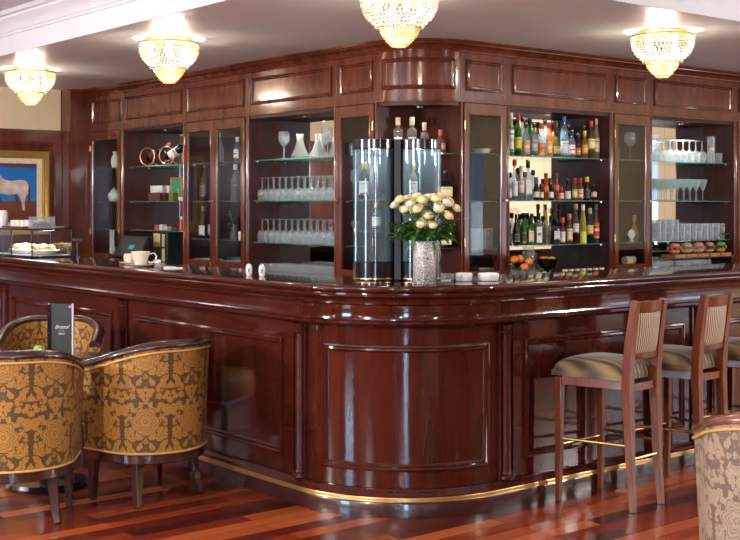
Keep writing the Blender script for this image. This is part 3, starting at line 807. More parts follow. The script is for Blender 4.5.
# ---------------------------------------------------------------- table, menu, plant
tx, ty = wxy(TX, TY)
r = empty('pedestal_table', 'round dark pedestal table among the gold tub chairs', 'table', (tx, ty, 0))
MB().lathe([(.0001, .690), (.32, .690), (.345, .697), (.352, .707), (.345, .718), (.33, .72), (.0001, .72)], 56, cap=False).build('table_top', M['wood_chair'], r)
MB().lathe([(.09, .060), (.055, .09), (.04, .14), (.045, .35), (.038, .5), (.05, .62), (.11, .689)], 28).build('column', M['wood_chair'], r)
MB().lathe([(.225, .001), (.23, .02), (.22, .04), (.15, .05), (.09, .0595)], 44).build('base', M['black'], r)
mx_, my_ = wxy(-1.722, 6.66)
r = empty('menu_card', 'upright black bar menu standing on the round table', 'menu', (mx_, my_, .7205), VROT+.06)
MB().box(-.066, .066, -.006, .006, .004, .315).build('cover', M['slate'], r, bevel=.001)
MB().box(.0665, .075, -.005, .012, .004, .317).build('acrylic_edge', col(205, 200, 205), r, bevel=.001)
MB().box(-.07, .075, -.02, .03, 0, .0035).build('foot', M['blackmatt'], r)
MB().box(-.066, -.044, -.0075, -.0061, .004, .315).build('spine', M['black'], r)
p = MB()
for z in (.262, .155, .045): p.tube([(-.057, -.0105, z), (-.057, -.0076, z)], .004, 10)
p.build('rivet', M['chrome'], r)
RT = (PI/2, 0, 0)
text('Bristol', 'script_title', col(215, 215, 215), r, (.012, -.0068, .188), RT, .028, .42, .0002)
text('HOTEL', 'small_print', col(150, 150, 150), r, (.012, -.0068, .166), RT, .011, 0, .0003)
text('MENU', 'printed_word', col(225, 225, 225), r, (.012, -.0068, .150), RT, .013, 0, .0002)
MB().prism([(.045, .300), (.066, .312), (.066, .296), (.058, .292)], -.0076, -.0062, Matrix.Rotation(PI/2, 4, 'X') @ Matrix.Scale(-1, 4, (0, 0, 1))).build('silver_corner', col(150, 160, 190, .3, .5), r)
px_, py_ = wxy(-1.82, 6.60)
r = empty('potted_succulent', 'tiny green succulent in a white pot on the round table', 'plant', (px_, py_, .7205))
MB().lathe([(.026, 0), (.034, .02), (.038, .055), (.034, .055), (.030, .045), (.0001, .045)], 24, cap=False).build('pot', M['white'], r)
m = MB(); m.ball((0, 0, .066), .027, 14, 10, (1, 1, .85))
for i in range(26):
    a = i*2.4; h = i/26; rr = .026*math.sqrt(1-h*h*.8)
    m.ball((rr*math.cos(a), rr*math.sin(a), .060+.028*h), .008, 6, 5)
m.build('foliage', M['cactus'], r)

# ---------------------------------------------------------------- bar stools
def stool(label, loc, rotz):
    r = empty('bar_stool', label, 'bar stool', loc, rotz, 'bar stools along the counter')
    ws = M['wood_stool']; HF, HW = .192, .128; YF, YB = .20, -.185     # faces +y
    for sx in (-1, 1):
        MB().tube([(sx*HF, YF, .665), (sx*HF, YF+.003, .3), (sx*(HF+.002), YF+.008, .001)], [.019, .017, .013], 4, up=(0, 1, 0)).build('front_leg', ws, r, bevel=.002)
        pts = [(sx*(HW+.004), YB-.034, .001), (sx*HW, YB-.018, .20), (sx*HW, YB-.010, .42), (sx*HW, YB, .60), (sx*HW, YB-.002, .72), (sx*HW, YB-.014, .86), (sx*HW, YB-.034, 1.0), (sx*HW, YB-.050, 1.09)]
        MB().tube(pts, [.0145, .018, .021, .024, .024, .022, .020, .019], 4, up=(0, 1, 0)).build('back_post', ws, r, bevel=.002)
    # seat rails
    a = MB().box(-HF+.02, HF-.02, YF-.012, YF+.012, .625, .672).box(-HW+.02, HW-.02, YB-.010, YB+.012, .615, .655)
    for sx in (-1, 1): a.prism([(sx*HW-.011, YB+.023), (sx*HW+.011, YB+.023), (sx*HF+.011, YF-.02), (sx*HF-.011, YF-.02)], .625, .672)
    a.build('seat_frame', ws, r, bevel=.002)
    def seat(u, v):
        x = -1+2*u; y = -1+2*v
        e = (1-abs(x)**5)*(1-abs(y)**5)
        z = .700+.080*max(0, e)**.38*(1-.18*(x*x+y*y)/2)
        hw = HW+(HF-HW)*v; return (x*(hw+.022), YB+.024+(YF+.040-YB-.024)*v, z)
    m = MB().grid(seat, 26, 26, uv=False)
    q = [(-HW-.022, YB+.024), (HW+.022, YB+.024), (HF+.022, YF+.040), (-HF-.022, YF+.040)]
    m.prism(q, .673, .7005)
    m.build('seat', M['seat_fabric'], r, angle=60, bevel=0)
    # back: crest rail, lower rail and the striped pad between them
    def yb(z): return YB-.002-(z-.72)*.128 if z > .72 else YB
    def rail(z0, z1, bow, name):
        m = MB(); n = 10
        for i in range(n+1):
            x = -HW+.017+(2*HW-.034)*i/n; d = -bow*math.sin(PI*i/n)
            for z, off in ((z0, .013), (z1, .012), (z1, -.012), (z0, -.013)): m.v.append((x, yb(z)+d+off, z))
        for i in range(n):
            for j in range(4): m.f.append((i*4+j, i*4+(j+1) % 4, (i+1)*4+(j+1) % 4, (i+1)*4+j))
        m.f.append((0, 1, 2, 3)); m.f.append((n*4+3, n*4+2, n*4+1, n*4))
        m.build(name, ws, r, bevel=.003)
    rail(1.028, 1.088, .022, 'crest_rail'); rail(.785, .815, .018, 'lower_rail')
    def pad(sgn):
        return lambda u, v: (-HW+.019+(2*HW-.038)*u, yb(.817+.209*v)-.020*math.sin(PI*u)+sgn*(.006+.012*(math.sin(PI*u)*math.sin(PI*v))**.4), .817+.209*v)
    MB().grid(pad(-1), 18, 14, uv=False).grid(pad(1), 18, 14, uv=False).build('back_pad', M['back_fabric'], r, angle=70)
    # brass foot rails
    b = MB().tube([(-HF+.018, YF+.004, .30), (HF-.018, YF+.004, .30)], .009, 8).build('foot_rail', M['brass'], r)
    for sx in (-1, 1): MB().tube([(sx*HF, YF-.018, .335), (sx*HW, YB-.003, .335)], .009, 8).build('side_rail', M['brass'], r)
    MB().tube([(-HW+.018, YB-.020, .27), (HW-.018, YB-.020, .27)], .009, 8).build('back_stretcher', M['brass'], r)
    return r
s0 = stool('striped bar stool nearest the bowed bar corner', (1.366, -.248, 0), .09)
dup(s0, (1.96, -.248, 0), .08, 'second striped bar stool from the bowed corner')
dup(s0, (2.60, -.248, 0), .09, 'striped bar stool cut off by the right edge of the photo')

# ---------------------------------------------------------------- painting, notice
xr = on_y(48.2, YN-.03); W_ = 1.02; x0 = xr-W_; z0, z1 = 1.30, 2.098
r = empty('framed_painting', 'gold framed painting of a grey horse under a blue sky', 'painting', (x0, YN-.0345, z0))
mp = lambda u, d, z: (u, -d, z)
MB().frame(0, W_, 0, z1-z0, [(0, 0), (0, .028), (.008, .036), (.02, .034), (.035, .020), (.05, .018), (.06, .026), (.068, .016), (.07, .004)], mp).build('gold_frame', M['gold'], r)
MB().frame(.0705, W_-.0705, .0705, z1-z0-.0705, [(0, .014), (.045, .008), (.05, .003)], mp).build('liner', M['linen'], r)
MB().box(0, W_-.23, -.004, 0, 0, z1-z0-.23).build('canvas', M['canvas'], r, loc=(.115, 0, .115))
hx, hz = W_-.115-.085, .235       # rump edge and hoof line on the canvas
def hp(pts): return [(hx-a, hz-.03+b) for a, b in pts]
body = [(0, .245), (.012, .29), (.04, .315), (.10, .318), (.17, .305), (.235, .318), (.275, .352), (.32, .405), (.36, .44), (.375, .465), (.392, .44), (.425, .405), (.455, .36), (.447, .337), (.425, .335), (.39, .36), (.365, .35), (.35, .30), (.335, .24), (.325, .12), (.335, .03), (.31, .03), (.30, .13), (.285, .19), (.20, .175), (.11, .185), (.085, .15), (.07, .10), (.062, .03), (.038, .03), (.042, .11), (.03, .16), (.005, .19)]
rx = Matrix.Rotation(PI/2, 4, 'X')
MB().prism(hp(body), .0045, .0062, rx).build('painted_horse', M['horse'], r, flat=True)
MB().prism(hp([(0, .275), (-.012, .24), (-.012, .13), (-.002, .07), (.008, .13), (.004, .22)]), .0063, .0068, rx).build('painted_shading', M['horse_dark'], r, flat=True)
MB().prism(hp([(.118, .182), (.095, .11), (.098, .03), (.118, .03), (.122, .10), (.15, .182)]), .0063, .0068, rx).build('painted_shading', M['horse_dark'], r, flat=True)
MB().prism(hp([(.29, .2), (.27, .12), (.275, .03), (.292, .03), (.297, .12), (.32, .22)]), .0063, .0068, rx).build('painted_shading', M['horse_dark'], r, flat=True)
# ---------------------------------------------------------------- round glass cooler on the bar
CY = 6.47
ca, cb = wxy((375-370)/1200*CY, CY), wxy((419.3-370)/1200*CY, CY)
cc = ((ca[0]+cb[0])/2, (ca[1]+cb[1])/2)
r = empty('display_cooler', 'black drinks cooler with two round glass towers behind the roses', 'cooler', (*cc, ZB), VROT)
hw = math.hypot(ca[0]-cb[0], ca[1]-cb[1])/2; R = hw*.985; HC = .757
b, t, c = MB(), MB(), MB()
for sx in (-1, 1):
    b.lathe([(R+.002, .008), (R+.002, .10), (R-.006, .104)], 48, (sx*hw, 0, 0))
    b.lathe([(R-.01, .0), (R-.01, .0078)], 48, (sx*hw, 0, 0))
    t.lathe([(R-.004, HC-.055), (R+.002, HC-.050), (R+.002, HC-.004), (R-.004, HC)], 48, (sx*hw, 0, 0))
b.build('base', M['black'], r); t.build('top_cap', M['black'], r)
g = MB()
for sx in (-1, 1): g.lathe([(R+.004, .010), (R+.004, .017)], 48, (sx*hw, 0, 0), cap=False)
g.build('base_trim', M['brass'], r)
cp = MB().box(-.017, .017, -.088, R*.9, .009, HC-.004)
for sx in (-1, 1):
    arc = [math.radians((-58+118*i/24) if sx < 0 else (180+40-100*i/24)) for i in range(25)]
    cp.prism([(sx*hw+(R-.003)*math.cos(a), (R-.003)*math.sin(a)) for a in arc]+[(sx*hw+(R-.010)*math.cos(a), (R-.010)*math.sin(a)) for a in reversed(arc)], .106, HC-.057)
cp.build('centre_post', M['blackmatt'], r)
for sx in (-1, 1):
    MB().lathe([(R, .1045), (R, HC-.0555)], 64, (sx*hw, 0, 0), cap=False).build('curved_glass', M['cooler_glass'], r)
    f = MB()
    for a in (200, 340):
        q = math.radians(a); f.tube([(sx*hw+(R-.008)*math.cos(q), (R-.008)*math.sin(q), .106), (sx*hw+(R-.008)*math.cos(q), (R-.008)*math.sin(q), HC-.057)], .0035, 8)
    f.build('glass_edge_strip', M['chrome'], r)
    s = MB()
    for z in (.26, .43): s.lathe([(R*.82, z), (R*.82, z+.005)], 32, (sx*hw, 0, 0))
    s.build('round_shelf', M['glass'], r)

for q_ in (ca, cb):  # point lights added inside the towers to brighten them
    l = bpy.data.lights.new('cooler_fill', 'POINT'); l.energy = .9; l.color = (.80, .95, 1); l.shadow_soft_size = .03
    o = bpy.data.objects.new('cooler_fill', l); C.objects.link(o); o.location = (*q_, ZB+HC-.09)

# ---------------------------------------------------------------- vase and roses
vx, vy = wxy((424.5-370)/1200*6.135, 6.135)
r = empty('flower_vase', 'silver crackle cylinder vase holding pale roses on the bar', 'vase', (vx, vy, ZB))
MB().lathe([(.0001, 0), (.054, 0), (.058, .004), (.0585, .216), (.056, .22), (.053, .216), (.053, .012), (.0001, .012)], 40, cap=False).build('vessel', M['vase'], r, angle=50)
def petal_bloom(R, seed):
    q = random.Random(seed); m = MB()
    for ringi, (n, rr, top, fl) in enumerate(((3, .42, .10, .0), (4, .64, .17, .08), (5, .86, .30, .35), (5, 1.0, .46, .55))):
        for i in range(n):
            a0 = 2*PI*i/n+ringi*.7+q.uniform(-.15, .15); wd = 2*PI/n*.72; tp = top*q.uniform(.75, 1.25); rr_ = rr*q.uniform(.86, 1.08)
            def fn(u, v, a0=a0, wd=wd, rr=rr_, tp=tp, fl=fl):
                x = 2*u-1; a = a0+x*wd*(.35+.65*math.sin(min(1, v+.12)*PI*.55))
                vv = v*(1-.10*x*x*v); th = PI*(.93-vv*(.93-tp)); k = 1+fl*max(0, v-.72)**1.3*1.6
                return (R*rr*math.sin(th)*k*math.cos(a), R*rr*math.sin(th)*k*math.sin(a), R*(.62+.80*math.cos(th)*(.7+.3*rr)))
            m.grid(fn, 6, 7, uv=False)
    m.ball((0, 0, R*.72), R*.26, 8, 6, (1, 1, 1.5))
    return m
def leaf_shape(m, base, d, L, Wd, droop=.3, up=(0, 0, 1)):
    d = Vector(d).normalized(); side = d.cross(Vector(up)); side = side.normalized() if side.length > .01 else Vector((1, 0, 0)); nn = side.cross(d)
    def fn(u, v):
        w = Wd*math.sin(PI*min(.999, v**.8))*(1-.25*v); x = (u-.5)*2
        return Vector(base)+d*L*v+side*x*w-Vector((0, 0, 1))*droop*L*v*v+nn*abs(x)*w*.35
    m.grid(fn, 4, 6, uv=False)
# blooms: (across, toward the camera, height above bar, radius)
BL_ = [(-.150, .00, .405, .026), (-.118, .045, .430, .027), (-.085, -.04, .436, .027), (-.060, .05, .415, .030), (-.040, .00, .446, .028), (-.010, .055, .425, .031),
       (.022, .00, .440, .029), (.045, .055, .430, .030), (.075, .02, .445, .027), (.098, .06, .418, .029), (.125, .00, .425, .025), (.160, .03, .388, .026),
       (-.090, .085, .385, .029), (-.035, .095, .375, .031), (.010, .10, .350, .030), (.062, .098, .372, .033), (.098, .095, .360, .028), (-.012, .115, .318, .028), (.028, .11, .312, .024)]
FRv = Vector((FX, FY, 0)); RTv = Vector((RX, RY, 0))
from mathutils.bvhtree import BVHTree
def tree(m, mt=None): return BVHTree.FromPolygons([(mt @ Vector(v)) if mt is not None else Vector(v) for v in m.v], m.f)
heads = [RTv*a-FRv*tw+Vector((0, 0, h)) for a, tw, h, R in BL_]; RR = [R*.90 for a, tw, h, R in BL_]
for it in range(60):                       # let the blooms push each other apart
    for i in range(len(heads)):
        for j in range(i):
            d = heads[i]-heads[j]; need = (RR[i]+RR[j])*1.18
            if d.length < need:
                k = d.normalized()*(need-d.length)*.5; heads[i] = heads[i]+k; heads[j] = heads[j]-k
solids, roses = [], []
for i, head in enumerate(heads):
    R = RR[i]
    rr = empty('rose', 'pale yellow rose in the tall bouquet on the bar', 'rose', (vx, vy, ZB), 0, 'roses in the silver vase')
    low = Vector((head.x*.20, head.y*.20, .10+.004*i)); neck = Vector((head.x*.27, head.y*.27, .225))
    d = (Vector((head.x, head.y, .20))-FRv*.05).normalized()
    midp = neck.lerp(head, .5)+Vector((-head.x, -head.y, .1))*.10
    sm_ = MB().tube([low, neck, midp, head-d*R*.25], .0018, 6)
    tl = Vector((0, 0, 1)).rotation_difference(d)
    for tr in range(12):
        bl = petal_bloom(R*1.06, i); mt = Matrix.Translation(head-d*R*.45) @ tl.to_matrix().to_4x4(); bt = tree(bl, mt)
        if not any(bt.overlap(t2) for grp in solids for t2 in grp): break
        R *= .93
    sm_.build('stem', M['stem'], rr)
    o = bl.build('bloom', M['rose_cream'] if i % 3 == 0 else M['rose'], rr, angle=70); o.location = head-d*R*.45; o.rotation_euler = tl.to_euler()
    solids.append([tree(sm_), bt]); roses.append((rr, head, neck, midp, d, R))
for i, (rr, head, neck, midp, d, R) in enumerate(roses):
    q = random.Random(50+i); m = MB()
    for j in range(5):
        sd = d.orthogonal().normalized(); sd = Matrix.Rotation(2*PI*j/5, 3, d) @ sd
        leaf_shape(m, head-d*R*.45, sd+d*.3, R*.6, R*.2, .1)
    if not any(tree(m).overlap(t2) for k, grp in enumerate(solids) if k != i for t2 in grp): (m.build('sepals', M['leaf'], rr), solids[i].append(tree(m)))
    n = 0
    for tr in range(60):
        m = MB(); f = q.uniform(.25, .92); p = neck.lerp(midp, f*2) if f < .5 else midp.lerp(head, f*2-1)
        an = q.uniform(0, 2*PI); out = Vector((math.cos(an), math.sin(an), q.uniform(-.1, .8)))+head*.5-FRv*.3
        leaf_shape(m, p, out, q.uniform(.035, .075), q.uniform(.011, .022), .25)
        t1 = tree(m)
        if any(t1.overlap(t2) for k, grp in enumerate(solids) if k != i for t2 in grp): continue
        m.build('leaf', M['leaf'], rr); solids[i].append(t1); n += 1
        if n == 4: break
r = empty('foliage_spray', 'green leafy filler sprays drooping round the vase rim', 'foliage', (vx, vy, ZB))
q = random.Random(11)
m = MB(); lv = MB()
clear = lambda mm: not any(tree(mm).overlap(t2) for grp in solids for t2 in grp)
for i in range(40):
    an = PI*2*i/40; o = Vector((math.cos(an), math.sin(an), 0)); sp = o.dot(RTv)
    p0 = o*.049+Vector((0, 0, .150)); L = q.uniform(.06, .12); p1 = o*.051+Vector((0, 0, .232)); tip = p1+o*L*(.7+.3*abs(sp))+Vector((0, 0, q.uniform(-.01, .10)))
    midp = p1.lerp(tip, .5)+Vector((0, 0, .02)); tw = MB().tube([p0, p1, midp, tip], .0013, 5)
    if not clear(tw): continue
    m.v, m.f = m.v, m.f; m.add(tw.v, tw.f)
    for k in range(14):
        f = q.random(); p = p1.lerp(midp, f*2) if f < .5 else midp.lerp(tip, f*2-1)
        one = MB(); leaf_shape(one, p, o+Vector((q.uniform(-.9, .9), q.uniform(-.9, .9), q.uniform(-.3, .5))), q.uniform(.03, .065), q.uniform(.010, .019), .3)
        if clear(one): lv.add(one.v, one.f)
m.build('twig', M['stem'], r); lv.build('leaf', M['leaf'], r)
lv = MB()
for sx, zz, ln in ((.058, .225, .075), (-.075, .218, .05)):
    leaf_shape(lv, RTv*sx*.8-FRv*.03+Vector((0, 0, zz)), RTv*sx*6+Vector((0, 0, -.55)), ln, .022, .35)
for sx, zz in ((.190, .345), (-.165, .27)):
    leaf_shape(lv, RTv*sx*.85+Vector((0, 0, zz-.02)), RTv*sx*5+Vector((0, 0, .3)), .055, .009, .1)
lv.build('yellow_leaf', M['leaf_pale'], r)

# ---------------------------------------------------------------- crockery on the bar
def cup(parent_name, label, loc, rot, R, H, mat, saucer=None):
    c = empty('coffee_cup', label, 'cup', loc, rot)
    MB().lathe([(R*.5, 0), (R*.56, .004), (R*.66, H*.2), (R*.9, H*.7), (R, H), (R-.003, H), (R*.86, H*.7), (R*.6, H*.2), (.0001, H*.12)], 32, cap=True).build('bowl', mat, c, angle=60)
    h = [(R*.80, 0, H*.28), (R*1.15, 0, H*.20), (R*1.55, 0, H*.38), (R*1.66, 0, H*.66), (R*1.45, 0, H*.88), (R*1.15, 0, H*.86), (R*.93, 0, H*.80)]
    MB().tube(h, [.006, .005, .005, .005, .005, .005, .006], 8).build('handle', mat, c)
    return c
def saucer(label, loc, R, mat):
    return tag(MB().lathe([(R*.5, 0), (R*.55, .003), (R, .016), (R*.99, .018), (R*.55, .007), (.0001, .006)], 36).build('saucer', mat, loc=loc, angle=60), label, 'saucer')
p = wxy((140.5-370)/1200*7.85, 7.85)
saucer('ivory saucer under the large coffee cup on the bar', (*p, ZB), .085, M['ivory'])
cup('', 'large ivory coffee cup with its handle to the right', (*p, ZB+.0075), VROT, .063, .093, M['ivory'])
p = wxy((132.5-370)/1200*8.06, 8.06)
p = (p[0]+.03, p[1]+.10)
saucer('ivory saucer under the small espresso cup on the bar', (*p, ZB), .070, M['ivory'])
cup('', 'small ivory espresso cup half hidden behind the large cup', (*p, ZB+.0075), VROT+2.4, .036, .066, M['ivory'])
p = wxy((158-370)/1200*7.75, 7.75)
s = empty('sugar_shaker', 'small chrome sugar shaker right of the coffee cups', 'shaker', (*p, ZB))
MB().lathe([(.022, 0), (.024, .01), (.022, .035)], 20).build('glass_jar', M['glass'], s)
MB().lathe([(.023, .0355), (.023, .045), (.016, .056), (.0001, .058)], 20, cap=False).build('cap', M['chrome'], s)
p = wxy((173-370)/1200*7.62, 7.62)
tag(MB().box(-.06, .06, -.02, .02, 0, .008).box(-.055, .02, -.017, .017, .0085, .014).build('paper_napkin', M['paper'], loc=(*p, ZB), rotz=VROT+.2, bevel=.002), 'flat folded paper napkin right of the shaker on the bar', 'napkin')
for px, lab in ((249, 'left of the two white barrel shakers on the bar'), (262, 'right of the two white barrel shakers on the bar')):
    Y = 6.86 if px < 255 else 6.78
    p = wxy((px-370)/1200*Y, Y)
    s = empty('salt_shaker', lab, 'shaker', (*p, ZB), VROT)
    MB().lathe([(.012, 0), (.017, .01), (.0195, .032), (.017, .056), (.011, .066), (.0001, .067)], 24).build('body', M['white'], s)
    MB().lathe([(.0001, .0675), (.008, .0675), (.006, .072), (.0001, .073)], 14, cap=False).build('cap', M['chrome'], s)
    MB().box(-.005, .005, -.0225, -.0185, .022, .044).build('dark_emblem', col(120, 110, 105), s, bevel=.002)
def ashtray(name, label, px, Y, R, H, mat, cat='dish'):
    p = wxy((px-370)/1200*Y, Y)
    tag(MB().lathe([(R*.85, 0), (R*.97, .006), (R, H*.8), (R*.96, H), (R*.86, H), (R*.82, .012), (.0001, .010)], 28).build(name, mat, loc=(*p, ZB), angle=50), label, cat)
ashtray('glass_dish', 'cut glass dish just right of the flower vase', 447.5, 6.34, .037, .042, M['crystal'])
ashtray('white_dish', 'smaller white dish on the bar right of the glass dish', 464, 6.38, .046, .044, M['white'])
ashtray('white_dish', 'wide white dish on the bar below the glazed cabinet', 488.5, 6.40, .058, .042, M['white'])

# ---------------------------------------------------------------- pastry case at the left end of the bar
cx0 = 0.045; cy0 = on_x(31.6, cx0)
Lc, Dc, Hc = .78, .335, .222
r = empty('pastry_case', 'black framed glass display case of pastries on the bar end', 'display case', (cx0, cy0, ZB))
m = MB().box(0, Dc, 0, Lc, .002, .016).box(0, Dc, 0, Lc, Hc-.012, Hc)
for x in (0, Dc-.010):
    for y in (0, Lc-.010, Lc/2): m.box(x, x+.010, y, y+.010, .0165, Hc-.0125)
m.build('frame', M['black'], r, bevel=.001)
for nm, a in (('glass_front', (.002, .005, .011, Lc-.011)), ('glass_back', (Dc-.005, Dc-.002, .011, Lc-.011)), ('glass_end', (.011, Dc-.011, .002, .005))):
    MB().box(*a, .017, Hc-.013).build(nm, M['pane'], r, flat=True)
m = MB()
for i in range(2): m.box(.02, Dc-.02, .02+i*.38, .38+i*.38, .0165, .020)
m.build('white_base_liner', M['white'], r)
MB().box(.12, Dc-.12, .06, Lc-.06, Hc-.0135, Hc-.0125).build('fill_strip', plain('case_fill_glow', (1, 1, 1), emit=(.85, .93, 1, 1), estr=22), r)  # thin glowing strip added under the lid to brighten the case
for i, (oy, lab) in enumerate(((.17, 'white platter of pastries nearest the case corner'), (.52, 'white platter of pastries deeper in the display case'))):
    pl = tag(MB().lathe([(.07, 0), (.085, .004), (.125, .034), (.122, .036), (.08, .010), (.0001, .009)], 36, sx=.95, sy=1.25).build('platter', M['white'], loc=(cx0+Dc/2, cy0+oy, ZB+.0205), angle=60), lab, 'platter', 'platters in the pastry case')
    q = random.Random(i)
    k = 0
    for a in range(9):
        an = 2*PI*a/8; rr = .066 if a < 8 else 0
        b = MB().ball((0, 0, 0), .030, 12, 8, (1, 1, .72)); b.ball((.006, .002, .014), .017, 10, 6, (1, 1, .6))
        tag(b.build('pastry', M['bread'] if q.random() < .6 else col(222, 190, 140), loc=(cx0+Dc/2+rr*math.cos(an), cy0+oy+rr*1.2*math.sin(an), ZB+.0205+.052+(.0 if a < 8 else .008)), rotz=q.random()*6),
            'golden pastry on the %s platter in the glass case' % ('nearer' if i == 0 else 'deeper'), 'pastry', 'pastries on the %s platter' % ('nearer' if i == 0 else 'deeper'))
l = bpy.data.lights.new('case_fill', 'POINT'); l.energy = 2.2; l.color = (.92, .97, 1); l.shadow_soft_size = .02  # unseen point light added to lift the pastries further
o = bpy.data.objects.new('case_fill', l); C.objects.link(o); o.location = (cx0+Dc/2, cy0+.2, ZB+Hc-.03)
# on top of the case
zt = ZB+Hc+.0005
tag(MB().box(-.13, .13, -.20, .20, 0, .006).frame(-.13, .13, -.20, .20, [(0, .004), (.0, .016), (.008, .016), (.014, .006)], lambda u, d, z: (u, z, d)).build('serving_tray', M['wood_stool'], loc=(cx0+.15, cy0+.42, zt)), 'brown wooden tray of white cups on the pastry case', 'tray')
for i in range(4):
    for j in range(2):
        tag(MB().lathe([(.026, 0), (.030, .004), (.036, .055), (.034, .056), (.028, .006), (.0001, .005)], 20).build('white_cup', M['white'], loc=(cx0+.085+.085*j, cy0+.265+.085*i, zt+.0065)), 'white cup standing on the tray above the pastries', 'cup', 'white cups on the tray')
tag(MB().lathe([(.045, 0), (.05, .02), (.05, .10), (.042, .135), (.036, .14), (.0001, .14)], 24).build('ceramic_jug', M['white'], loc=(cx0+.05, cy0+.70, zt)), 'tall white ceramic jug at the far left of the case', 'jug')
c = empty('acrylic_box', 'clear lidded box with dark contents on the case corner', 'box', (cx0+.12, cy0+.085, zt))
MB().box(-.075, .075, -.075, .075, 0, .004).box(-.075, -.072, -.075, .075, .0045, .085).box(.072, .075, -.075, .075, .0045, .085).box(-.0715, .0715, -.075, -.072, .0045, .085).box(-.0715, .0715, .072, .075, .0045, .085).build('box_sides', M['glass'], c)
MB().box(-.078, .078, -.078, .078, .0855, .095).build('lid', M['glass'], c, bevel=.002)
q = random.Random(3); m = MB()
for i in range(24): m.ball((q.uniform(-.05, .05), q.uniform(-.05, .05), .018+q.uniform(0, .02)), .013, 8, 6)
o = tag(m.build('wrapped_sweets', M['blackmatt'], loc=(cx0+.12, cy0+.085, zt+.0045)), 'dark wrapped sweets heaped inside the clear box', 'sweets'); o['kind'] = 'stuff'
tag(MB().lathe([(.03, 0), (.05, .012), (.052, .016), (.03, .006), (.0001, .005)], 20).build('bread_roll_dish', M['ivory'], loc=(cx0+.27, cy0+.12, zt)), 'small ivory dish behind the clear box', 'dish')
# black coffee grinder spout beside the case
s = empty('card_reader', 'black card reader on a stalk right of the pastry case', 'card reader', (cx0+.40, cy0+.05, ZB), -.4)
MB().lathe([(.035, 0), (.035, .008), (.012, .012), (.010, .12)], 18).build('stalk', M['black'], s)
MB().box(-.035, .035, -.05, .05, .1205, .145).build('handset', M['blackmatt'], s, bevel=.006)
# ---------------------------------------------------------------- glassware
def inL(px, d): return (KX+d, on_x(px, KX+d))
def inR(px, d): return (on_y(px, KX+d), KX+d)
def within(x, i, R): return max(RB[i]+.026+R, min(RB[i+1]-.026-R, x))
def withinL(y, i, R): return max(LB[i+1]+.026+R, min(LB[i]-.026-R, y))
def glass(name, prof, n=18, mat='glass'):
    me = MB().lathe(prof, n, cap=False); o = me.build(name, M[mat], angle=60); return o
P_WINE_DOWN = [(.031, 0), (.038, .025), (.041, .055), (.036, .078), (.018, .092), (.005, .098), (.0045, .165), (.006, .172), (.034, .178), (.034, .180), (.0001, .181)]
P_TUMBLER = [(.0001, .004), (.030, .003), (.032, .0), (.035, .085), (.0335, .085), (.030, .008), (.0001, .008)]
P_HIGH = [(.0001, .004), (.029, .003), (.031, .0), (.034, .135), (.0325, .135), (.029, .010), (.0001, .010)]
P_FLUTE = [(.0001, .002), (.030, .001), (.031, .003), (.006, .008), (.0045, .014), (.0045, .075), (.010, .088), (.024, .115), (.033, .150), (.038, .178), (.0368, .178), (.030, .150), (.020, .116), (.0001, .094)]
P_GOBLET = [(.0001, .002), (.038, .001), (.039, .003), (.007, .010), (.005, .016), (.005, .095), (.020, .105), (.040, .130), (.046, .160), (.042, .195), (.036, .215), (.035, .215), (.041, .195), (.044, .160), (.038, .132), (.0001, .109)]
P_DECANT = [(.0001, .003), (.070, .001), (.076, .006), (.070, .022), (.050, .060), (.034, .100), (.026, .130), (.024, .150), (.030, .186), (.0285, .186), (.0225, .150), (.0245, .130), (.034, .100), (.048, .060), (.066, .024), (.0001, .010)]
P_CARAFE = [(.0001, .003), (.040, .001), (.043, .006), (.044, .10), (.034, .15), (.017, .19), (.015, .25), (.018, .285), (.0165, .285), (.0135, .25), (.0155, .19), (.032, .15), (.042, .10), (.040, .008), (.0001, .007)]
proto = {}
def put(kind, prof, p, z, label, cat, group=None, mat='glass', rotz=0, nm=None):
    k = (kind, mat)
    if k not in proto:
        o = glass(kind, prof, mat=mat); proto[k] = o; o.location = (*p, z+.0006)
    else:
        o = proto[k].copy(); C.objects.link(o); o.location = (*p, z+.0006)
    o.rotation_euler = (0, 0, rotz)
    for a in ('group',):
        if a in o: del o[a]
    return tag(o, label, cat, group)
S1, S2, S3 = SH[2], SH[1], SH[0]
# bay of upside-down wine glasses (left wing)
ya, yb_ = LB[3]-.075, LB[4]+.062
n = 13
for z, lab, grp in ((S2, 'upside-down wine glass on the middle shelf below the decanters', 'wine glasses on the middle shelf'), (S3, 'upside-down wine glass on the lowest shelf of the decanter cabinet', 'wine glasses on the lowest shelf')):
    for row, d in enumerate((.085, .175)):
        for i in range(n):
            put('wine_glass', P_WINE_DOWN, (KX+d, ya+(yb_-ya)*(i+.25*row)/(n-.75)), z, lab, 'wine glass', grp)
for row, d in enumerate((-.0+.03, .11, .19)):
    for i in range(11):
        put('crystal_tumbler', P_TUMBLER, (KX+d, ya-.11+(yb_-ya+.11)*(i+.3*row)/(11-.4)), ZC, 'cut crystal tumbler packed on the counter below the wine glasses', 'tumbler', 'crystal tumblers on the counter', 'crystal')
put('wine_goblet', P_GOBLET, inL(284, .11), S1, 'tall glass goblet left of the two decanters', 'goblet')
put('decanter', P_DECANT, inL(300, .125), S1, 'left of the two wide-based glass decanters', 'decanter', None, 'crystal')
put('decanter', P_DECANT, inL(318.5, .20), S1, 'right of the two wide-based glass decanters', 'decanter', None, 'crystal')
put('wine_goblet', P_GOBLET, inL(327.5, .09), S1, 'tall glass goblet right of the two decanters', 'goblet')
put('wine_goblet', P_GOBLET, (KX+.20, LB[4]+.095), S1, 'glass goblet tucked behind the right-hand goblet', 'goblet')
